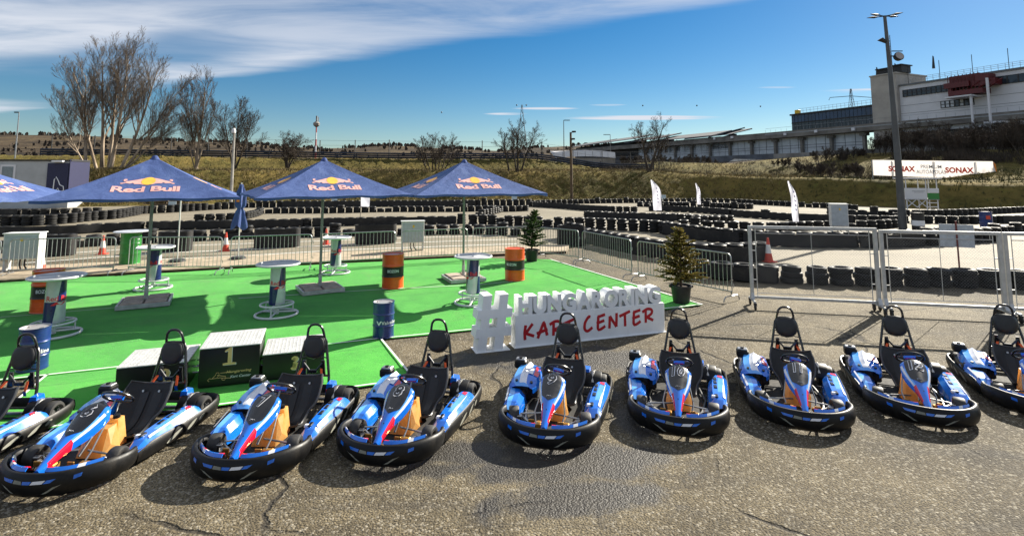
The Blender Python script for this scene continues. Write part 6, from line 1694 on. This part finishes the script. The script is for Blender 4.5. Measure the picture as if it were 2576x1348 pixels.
lp = post('utility_pole', 'pale concrete pole rising behind the gap of two parasols', 'pole', *(-29.68, 57.0, 8.16), .17, mat('concrete_pole', (.34, .32, .29), .85, var=.2, scale=3), None, 0)
MB().lathe([(0, 0), (.2, 0), (.22, .2), (.15, .45), (0, .5)], 10, X=Matrix.Translation((0, -.15, (-29.65, 7.6)[1]))).build('globe', M_FAC, lp)
tw = thing('signal_mast', 'red and white mast with a crow-nest head left of centre', 'mast', (*(-55.07, 150.0, 19.9)[:2], 4.0), 0)
hz_ = (-55.07, 19.9)[1]-4.0
M_MR = mat('mast_red', (.42, .03, .025), .5)
for i in range(7):
    z0, z1 = hz_*.82*i/7, hz_*.82*(i+1)/7; MB().tube([(0, 0, z0), (0, 0, z1)], .27-.015*i, 8).build('segment', M_FAC if i % 2 else M_MR, tw)
b = MB(); b.lathe([(.25, hz_*.80), (.85, hz_*.83), (.95, hz_*.87), (.4, hz_*.90)], 10); b.tube([(0, 0, hz_*.82), (0, 0, hz_)], .22, 6); b.tube([(.5, 0, hz_*.85), (.5, 0, hz_*.98)], .1, 5); b.build('crow_nest', M_WALLC, tw)
def pylon(label, u, Y, ztop, wbase, arms):
    t_ = thing('lattice_pylon', label, 'pylon', (u, Y, 10), 0, 'lattice pylons'); H_ = ztop-10; b = MB()
    wz = lambda z: wbase*(1-z/H_)**1.15+.25
    for sx, sy in ((-1, -1), (1, -1), (1, 1), (-1, 1)): b.tube([(sx*wz(z), sy*wz(z), z) for z in [H_*k/8 for k in range(9)]], .16, 4)
    for k in range(12):
        z0, z1 = H_*k/12, H_*(k+1)/12; s = 1 if k % 2 else -1
        for sy in (-1, 1): b.tube([(-s*wz(z0), sy*wz(z0), z0), (s*wz(z1), sy*wz(z1), z1)], .10, 3)
    b.build('lattice', M_LAMP, t_)
    for z, w in arms: c = MB(); c.tube([(-w, 0, z-.6), (-w*.95, 0, z+1), (0, 0, z+2), (w*.95, 0, z+1), (w, 0, z-.6)], .18, 4); c.build('cross_arm', M_LAMP, t_)
    return t_
pylon('lattice pylon rising behind the centre bare tree', *(6.37, 340.0, 48.45), 4.2, [])
pylon('lattice pylon with a cross arm beyond the glazed wing', *(211.27, 330.0, 57.11), 5.0, [((210.87, 50.6)[1]-10, 14)])

# power lines with marker balls
pw = thing('power_line', 'thin power lines with dark marker balls crossing the low sky', 'power line', (0, 335, 0), 0)
for pts in ([(-145.75, 0.0, 5.29), (-130.56, 0.0, 5.1), (-115.36, 0.0, 5.15), (-100.16, 0.0, 5.44), (-84.97, 0.0, 5.97), (-69.77, 0.0, 6.74), (-54.57, 0.0, 7.75), (-39.38, 0.0, 9.01), (-24.18, 0.0, 10.5), (-8.98, 0.0, 12.23), (6.21, 0.0, 14.2), (26.88, 0.0, 15.02), (47.56, 0.0, 16.07), (68.23, 0.0, 17.37), (88.9, 0.0, 18.9), (109.57, 0.0, 20.68), (130.24, 0.0, 22.7), (150.91, 0.0, 24.95), (171.59, 0.0, 27.45), (192.26, 0.0, 30.19), (212.93, 0.0, 33.16)], [(-244.66, 0.0, 1.84), (-219.57, 0.0, 1.84), (-194.48, 0.0, 2.09), (-169.4, 0.0, 2.58), (-144.31, 0.0, 3.31), (-119.22, 0.0, 4.27), (-94.14, 0.0, 5.48), (-69.05, 0.0, 6.93), (-43.96, 0.0, 8.62), (-18.88, 0.0, 10.54), (6.21, 0.0, 12.71), (26.87, 0.0, 13.48), (47.53, 0.0, 14.48), (68.19, 0.0, 15.72), (88.85, 0.0, 17.21), (109.51, 0.0, 18.93), (130.17, 0.0, 20.9), (150.83, 0.0, 23.1), (171.49, 0.0, 25.55), (192.15, 0.0, 28.23), (212.81, 0.0, 31.16)]):
    b = MB(); b.tube(pts, .075, 3, cap=False); b.build('wire', M_LAMP, pw)
MBALL = MB().lathe([(0, -.5), (.35, -.36), (.5, 0), (.35, .36), (0, .5)], 8).mesh('marker_ball', M_DKSTEEL)
for (x, z) in ((-107.17, 15.94), (-44.36, 42.98), (116.69, 47.27), (156.82, 46.77), (82.56, 47.27), (3.01, 47.52), (9.03, 47.52)): o = obj('marker_ball', MBALL, pw); o.location = (x, 0, z)

# ---------------------------------------------------------------- fence and guard rail on the bank
def on_bank(u, d):
    """ground point on the bank crest: share of the line and distance behind its foot"""
    p = Vector(u); return p
FENCE = [(-62, 72), (-46, 76), (-30, 80.5), (-14, 83.5), (2, 85.5), (14, 86.5), (24, 87.5)]
fl_ = smoothline([Vector(p) for p in FENCE], .5); acc = 0
cf = thing('catch_fence', 'tall post and wire fence along the crest of the grass bank', 'fence', (0, 0, 0)); pts = []
last = None; tops = []
for p in fl_:
    if last is None or (p-last).length >= 4.6:
        z = ground_z(p.x, p.y); h_ = 3.0+random.uniform(-.15, .15); o = MB().tube([(0, 0, -.2), (0, 0, h_)], .07, 5).build('post', M_DKSTEEL, cf); o.location = (p.x, p.y, z); tops.append((p.x, p.y, z)); last = p
for hh in (.7, 1.4, 2.1, 2.85): MB().tube([(x, y, z+hh) for x, y, z in tops], .016, 3, cap=False).build('wire', M_DKSTEEL, cf)
gr = thing('guard_rail', 'dark triple guard rail running along the crest in front of the fence', 'guard rail', (0, 0, 0))
GR = [(p.x+.3, p.y-2.0, ground_z(p.x+.3, p.y-2.0)) for p in fl_[::6]]
for hh in (.35, .65, .95): MB().tube([(x, y, z+hh) for x, y, z in GR], .13, 5).build('rail', mat('guard_rail_blue', (.045, .055, .075), .5, .5, var=.25, scale=.5) if 'guard_rail_blue' not in bpy.data.materials else bpy.data.materials['guard_rail_blue'], gr)
gp = MB().box((0, .12, .5), (.12, .08, 1.1)).mesh('post', M_DKSTEEL, 0)
for x, y, z in GR[::1]: o = obj('post', gp, gr); o.location = (x, y, z)

# ---------------------------------------------------------------- container with banner, steps on the left
cc = thing('site_container', 'pale grey site container with a small window at the far left', 'container', (-48.7, 50.4, 0), radians(12))
zc = 4.45; b = MB(); bx(b, -14, 6.3, 0, 3, .0, zc); b.build('walls', mat('container_grey', (.42, .435, .445), .65, var=.12, scale=.5, dirt=.2), cc, 0)
b = MB(); bx(b, -14.1, 6.4, -.1, 3.1, zc, zc+.14); b.build('roof', M_DKSTEEL, cc, 0)
for x, pale in ((1.2, 1), (-3.6, 0)):
    b = MB(); bx(b, x-.62, x+.62, -.06, .02, 2.6, 4.1); o = b.build('window', M_FAC if pale else M_RAIL, cc, 0); b = MB(); bx(b, x-.45, x+.45, -.08, -.061, 2.78, 3.92); b.build('pane', mat('hazy_pane', (.20, .24, .26), .25) if 'hazy_pane' not in bpy.data.materials else bpy.data.materials['hazy_pane'], o, 0)
bb = thing('dark_banner', 'dark navy banner with white track outline on the end of the container', 'banner', (-44.3, 51.28, 0), radians(12))
b = MB(); bx(b, 0, 1.75, -.12, -.05, .6, 4.25); b.build('sheet', mat('banner_navy', (.012, .014, .055), .55), bb, 0)
b = MB(); b.tube([(.62, -.15, 1.6), (.66, -.15, 2.7), (.8, -.15, 2.95), (1.0, -.15, 2.6), (1.15, -.15, 2.2), (1.45, -.15, 2.05), (1.5, -.15, 1.7), (1.2, -.15, 1.5), (1.0, -.15, 1.9), (.8, -.15, 1.5)], .045, 5); b.build('track_outline', M_PW, bb)
b = MB()
for i in range(10):
    for j in range(4):
        if (i+j) % 2 and not (j == 3 and i < 3): bx(b, .5+i*.12, .62+i*.12, -.14, -.122, .7+j*.15, .85+j*.15)
b.build('chequer', M_PW, bb, 0)
b = MB(); bx(b, 1.80, 1.87, -.12, 3.25, .6, 4.62); b.build('side_sheet', bpy.data.materials['banner_navy'], bb, 0)  # dark sheet added to cover the sunlit end of the container
MB().box((.9, -.2, 4.42), (.95, .5, .18), ch=.04).build('lamp_box', M_FAC, bb, 30)
st = thing('timber_steps', 'stack of dark timber steps on the bank under the left parasol', 'steps', (-36.2, 56.5, 0), radians(15))
for i in range(6): b = MB(); bx(b, -2.1, 2.1, i*.42, i*.42+.38, .1+i*.22, .18+i*.22); b.build('step', M_WOOD, st, 0)
b = MB()
for x in (-2, 0, 2): b.tube([(x, 0, .05), (x, 2.4, 1.35)], .06, 4)
b.build('stringer', M_WOOD, st)

# ---------------------------------------------------------------- bare trees, shrubs, woods
def bark(name, a, c):
    t = NT(name); n = t.noise(.9, 4, .6, stretch=(1, 1, .35)); n2 = t.noise(6, 3, .7)
    cc_ = t.ramp(n, [(.38, a), (.62, c)]); cc_ = t.mix(t.math('MULTIPLY', t.smooth(n2, .5, .75), .35), cc_, (.05, .04, .03)); return t.set(cc_, .85, 0, t.bump(n2, .3, .02), spec=.25)
M_BIRCH = bark('pale_bark', (.13, .095, .065), (.40, .32, .24)); M_DARKB = bark('dark_bark', (.030, .024, .018), (.085, .066, .050)); M_TWIG = mat('twigs', (.125, .095, .070), .85, var=.3, scale=1); M_TWIGD = mat('dark_twigs', (.065, .048, .035), .9, var=.3, scale=1)
def tree(label, p, stems, m_tr, m_tw, seed, h, z0=None, spread=.5, levels=4, grp='bare trees on the bank', twig=.016, name='bare_tree', kids=(3, 4), low=.22, upw=.30, ratio=.60, gnarl=.12, dense=(8, 4, 1, 0)):
    rnd = random.Random(seed); z0 = ground_z(*p)-.15 if z0 is None else z0
    root = thing(name, label, 'tree' if 'shrub' not in name else 'shrub', (p[0], p[1], z0), 0, grp)
    tr, cr = MB(), MB()
    def branch(o, d, L, r, lev, rad_end):
        n = 7 if lev == 0 else (5 if lev < 3 else 3); pts = [o]; rr = [r]; dd = d.copy()
        for k in range(n):
            j = gnarl*(.6+.5*lev)
            dd = (dd+Vector((rnd.uniform(-j, j), rnd.uniform(-j, j), rnd.uniform(-j, j)+upw*.22*(1 if lev else .4)))).normalized()
            pts.append(pts[-1]+dd*L/n); rr.append(r+(rad_end-r)*(k+1)/n)
        (tr if lev <= 1 else cr).tube(pts, rr, 6 if lev == 0 else (4 if lev < 3 else 3), cap=False)
        if lev >= levels: return
        nk = rnd.randint(*kids)+dense[min(lev, 3)]
        for k in range(nk):
            t_ = (low if lev == 0 else .18)+(1-(low if lev == 0 else .18))*(k+rnd.random()*.8)/nk; i = min(int(t_*n), n-1); q = pts[i].lerp(pts[i+1], t_*n-i); dl = (pts[i+1]-pts[i]).normalized()
            side = Vector((rnd.gauss(0, 1), rnd.gauss(0, 1), rnd.gauss(0, .35))); side = (side-dl*side.dot(dl)).normalized()
            sp_ = spread*rnd.uniform(.7, 1.35); nd = (dl*(1-.45*sp_)+side*sp_+Vector((0, 0, upw))).normalized()
            LL = L*ratio*(1.18-.66*t_)*rnd.uniform(.8, 1.2)*(1 if lev == 0 else 1.12)
            rb = max(twig, (rr[i]*.62)*rnd.uniform(.6, .95))
            branch(q, nd, LL, rb, lev+1, max(twig*.5, rb*.32))
    for (dx, dy, dirx, diry, hs, r) in stems: branch(Vector((dx, dy, 0)), Vector((dirx, diry, 1)).normalized(), h*hs, r, 0, max(twig, r*.16))
    tr.build('trunk', m_tr, root, 60); cr.build('crown', m_tw, root, 60)
    return root
T1 = (-47.29, 2.17)
tree('huge bare tree of several pale stems at the upper left', (T1[0], 62), [(-1.9, 0, -.12, .05, .92, .20), (-.3, .3, -.03, 0, 1.02, .23), (.9, 0, .14, -.05, 1.04, .24), (.3, .5, .05, .05, 1.0, .20), (1.9, .2, .36, 0, .98, .20), (-.9, .3, -.36, .02, .90, .18), (2.3, .2, .60, .1, .84, .15), (-1.7, .1, -.72, .1, .74, .11), (2.4, .1, .95, .1, .62, .10)], M_BIRCH, M_TWIG, 3, 12.6, None, .50, 4, low=.24, ratio=.45, upw=.26, twig=.0095, gnarl=.07, dense=(12, 6, 2, 0))
T2 = (-38.88, 3.57)
tree('tall slim bare tree with a pale trunk, second from the left', (T2[0], 66), [(0, 0, .06, 0, 1.0, .19), (.1, .2, -.14, 0, .86, .13), (0, 0, .26, .05, .74, .10), (0, 0, -.34, .05, .62, .08)], M_BIRCH, M_TWIG, 8, 10.4, None, .50, 4, low=.26, ratio=.45, upw=.30, twig=.009, gnarl=.07, dense=(11, 6, 2, 0))
T3 = (-35.87, 3.39)
tree('spreading dark bare tree behind the pale concrete pole', (T3[0]+.6, 68), [(0, 0, .10, 0, 1.0, .17), (0, .1, -.22, 0, .9, .15), (.1, 0, .42, 0, .85, .14)], M_DARKB, M_TWIGD, 12, 7.6, None, .56, 4, low=.28, ratio=.48, upw=.26, twig=.009, gnarl=.08, dense=(10, 5, 2, 0))
T4 = (-30.16, 3.73)
tree('small round bare tree right of the pale concrete pole', (T4[0], 72), [(0, 0, .02, 0, .55, .20), (0, 0, -.3, 0, .85, .12), (0, 0, .42, 0, .85, .12), (0, .1, .08, .2, .9, .12)], M_DARKB, M_TWIGD, 21, 5.2, None, .75, 4, low=.30, ratio=.50, upw=.12, twig=.010)
T5 = (-11.12, 3.64)
tree('dense bushy bare tree above the gap of the right parasols', (T5[0], 74), [(-.5+.35*k, .2*(k % 2), -.55+.2*k, .1, .8+.06*(k % 3), .09) for k in range(7)], M_DARKB, M_TWIGD, 33, 5.0, None, .62, 4, low=.15, ratio=.46, upw=.2, twig=.009)
T6 = (0.65, 3.74)
tree('vase-shaped bare tree in the middle of the bank', (T6[0], 73), [(-1.0, 0, -.12, 0, .78, .16), (.1, 0, .10, 0, .92, .18), (.5, .2, .42, 0, .9, .16), (.0, .2, -.20, .1, .8, .13)], M_DARKB, M_TWIGD, 45, 6.6, None, .66, 4, low=.30, ratio=.48, upw=.16, twig=.010)
T7 = (19.21, 3.15)
tree('Y-shaped bare tree leaning over the bank, right of the brown lamp post', (T7[0], 75.5), [(0, 0, -.30, 0, .95, .22), (.1, 0, .24, 0, 1.05, .22), (0, .1, .62, .1, .8, .12)], M_DARKB, M_TWIGD, 52, 6.9, None, .70, 4, low=.36, ratio=.46, upw=.14, twig=.010)
# leafless shrubs on the right slope and along the crest
rs = random.Random(77)
SHR = [(61.53, 72.0, 5.32), (63.99, 70.0, 5.52), (65.72, 68.0, 5.7), (61.54, 76.0, 5.17), (60.01, 80.0, 4.99), (73.86, 82.0, 7.16), (76.33, 80.0, 8.25), (73.64, 86.0, 7.56), (58.64, 84.0, 4.96), (54.93, 86.0, 4.82), (49.9, 84.0, 4.46), (69.42, 88.0, 7.14), (43.75, 86.0, 4.18), (43.35, 80.0, 3.92), (43.71, 76.0, 3.77), (45.57, 74.0, 3.75), (46.73, 72.0, 3.62), (52.35, 72.0, 3.99)]
WHERE = ['right of the banner', 'above the right end of the banner', 'at the right photo edge', 'above the middle of the banner', 'above the left half of the banner', 'high on the right slope', 'high at the right photo edge', 'upper middle of the right slope', 'left of the lamp mast below the gallery', 'below the glazed gallery end', 'between the ramp and the banner', 'just right of the lamp mast', 'beside the dark ramp wall', 'behind the crest right of the ramp', 'behind the crest below the gallery pillars', 'behind the crest left of the lamp mast', 'nearest the banner on its left', 'behind the left part of the banner']
for i, ((x, y, z), wh) in enumerate(zip(SHR, WHERE)):
    big = 1.0+.25*(i % 3)
    tree('dark leafless thicket '+wh, (x, y), [(rs.uniform(-2.0, 2.0), rs.uniform(-1, 1), rs.uniform(-.5, .5), rs.uniform(-.3, .3), rs.uniform(.7, 1.1), .05) for _ in range(10)], M_DARKB, M_TWIGD, 100+i, (2.9 if x > 60 else 2.1 if x > 56 else 1.5 if i < 12 else 1.15)*big, None, .6, 3, 'leafless shrubs on the right slope', .013, 'bare_shrub', (4, 5), .08, .12, .5)
for i, (u, Y, hh) in enumerate(((1480, 112, 3.0), (1640, 108, 3.0), (1700, 106, 3.2), (1590, 110, 2.8), (1760, 104, 2.6))):
    x = (u-1288)/1345.8*Y
    tree(['low dark hedge shrub left of the white hall pillar', 'low dark hedge shrub behind the Y-shaped tree', 'low dark hedge shrub right of the Y-shaped tree', 'low dark hedge shrub below the white hall', 'low dark hedge shrub left of the ramp'][i], (x, Y), [(rs.uniform(-3.5, 3.5), rs.uniform(-1, 1), rs.uniform(-.5, .5), 0, rs.uniform(.7, 1.1), .05) for _ in range(12)], M_DARKB, M_TWIGD, 140+i, hh*.55, None, .6, 3, 'dark shrubs in front of the gallery', .016, 'bare_shrub', (4, 5), .06, .12, .5)
# far woods along the ridge
fw = MB(); rw = random.Random(5)
def puff(x, y, z, h_):
    for k in range(3):
        a = rw.uniform(0, pi); w = h_*rw.uniform(.28, .5); dx, dy = cos(a)*w, sin(a)*w
        n = 7; top = [(x+dx*(2*i/(n-1)-1)+rw.uniform(-.3, .3), y+dy*(2*i/(n-1)-1), z+h_*(.55+.45*sin(pi*i/(n-1)))*rw.uniform(.72, 1.05)) for i in range(n)]
        fw.add([(x-dx*.5, y-dy*.5, z-1), *top, (x+dx*.5, y+dy*.5, z-1)], [(0, i+1, i+2) for i in range(n-1)]+[(0, n, n+1)])
for i in range(3600):
    a = rw.uniform(-1.1, .35); Y = rw.uniform(140, 545)
    if rw.random() < .2: Y = rw.uniform(525, 580)
    q = noise.noise((a*7, Y*.016, 1))+.6*noise.noise((a*23, Y*.05, 5))
    if q < -.03 and Y < 520: continue
    if Y >= 520 and noise.noise((a*16, 3, 9)) < -.12: continue
    x = a*Y; z = terrain_z(x, Y, 80); puff(x, Y, z, rw.uniform(1.6, 4.0)*(1.05 if Y > 520 else .85))
stuff(tag(fw.build('far_woods', mat('far_woods', (.060, .046, .034), .95, var=.4, scale=.05), smooth=0), 'far leafless woods and scrub scattered over the brown hills'))
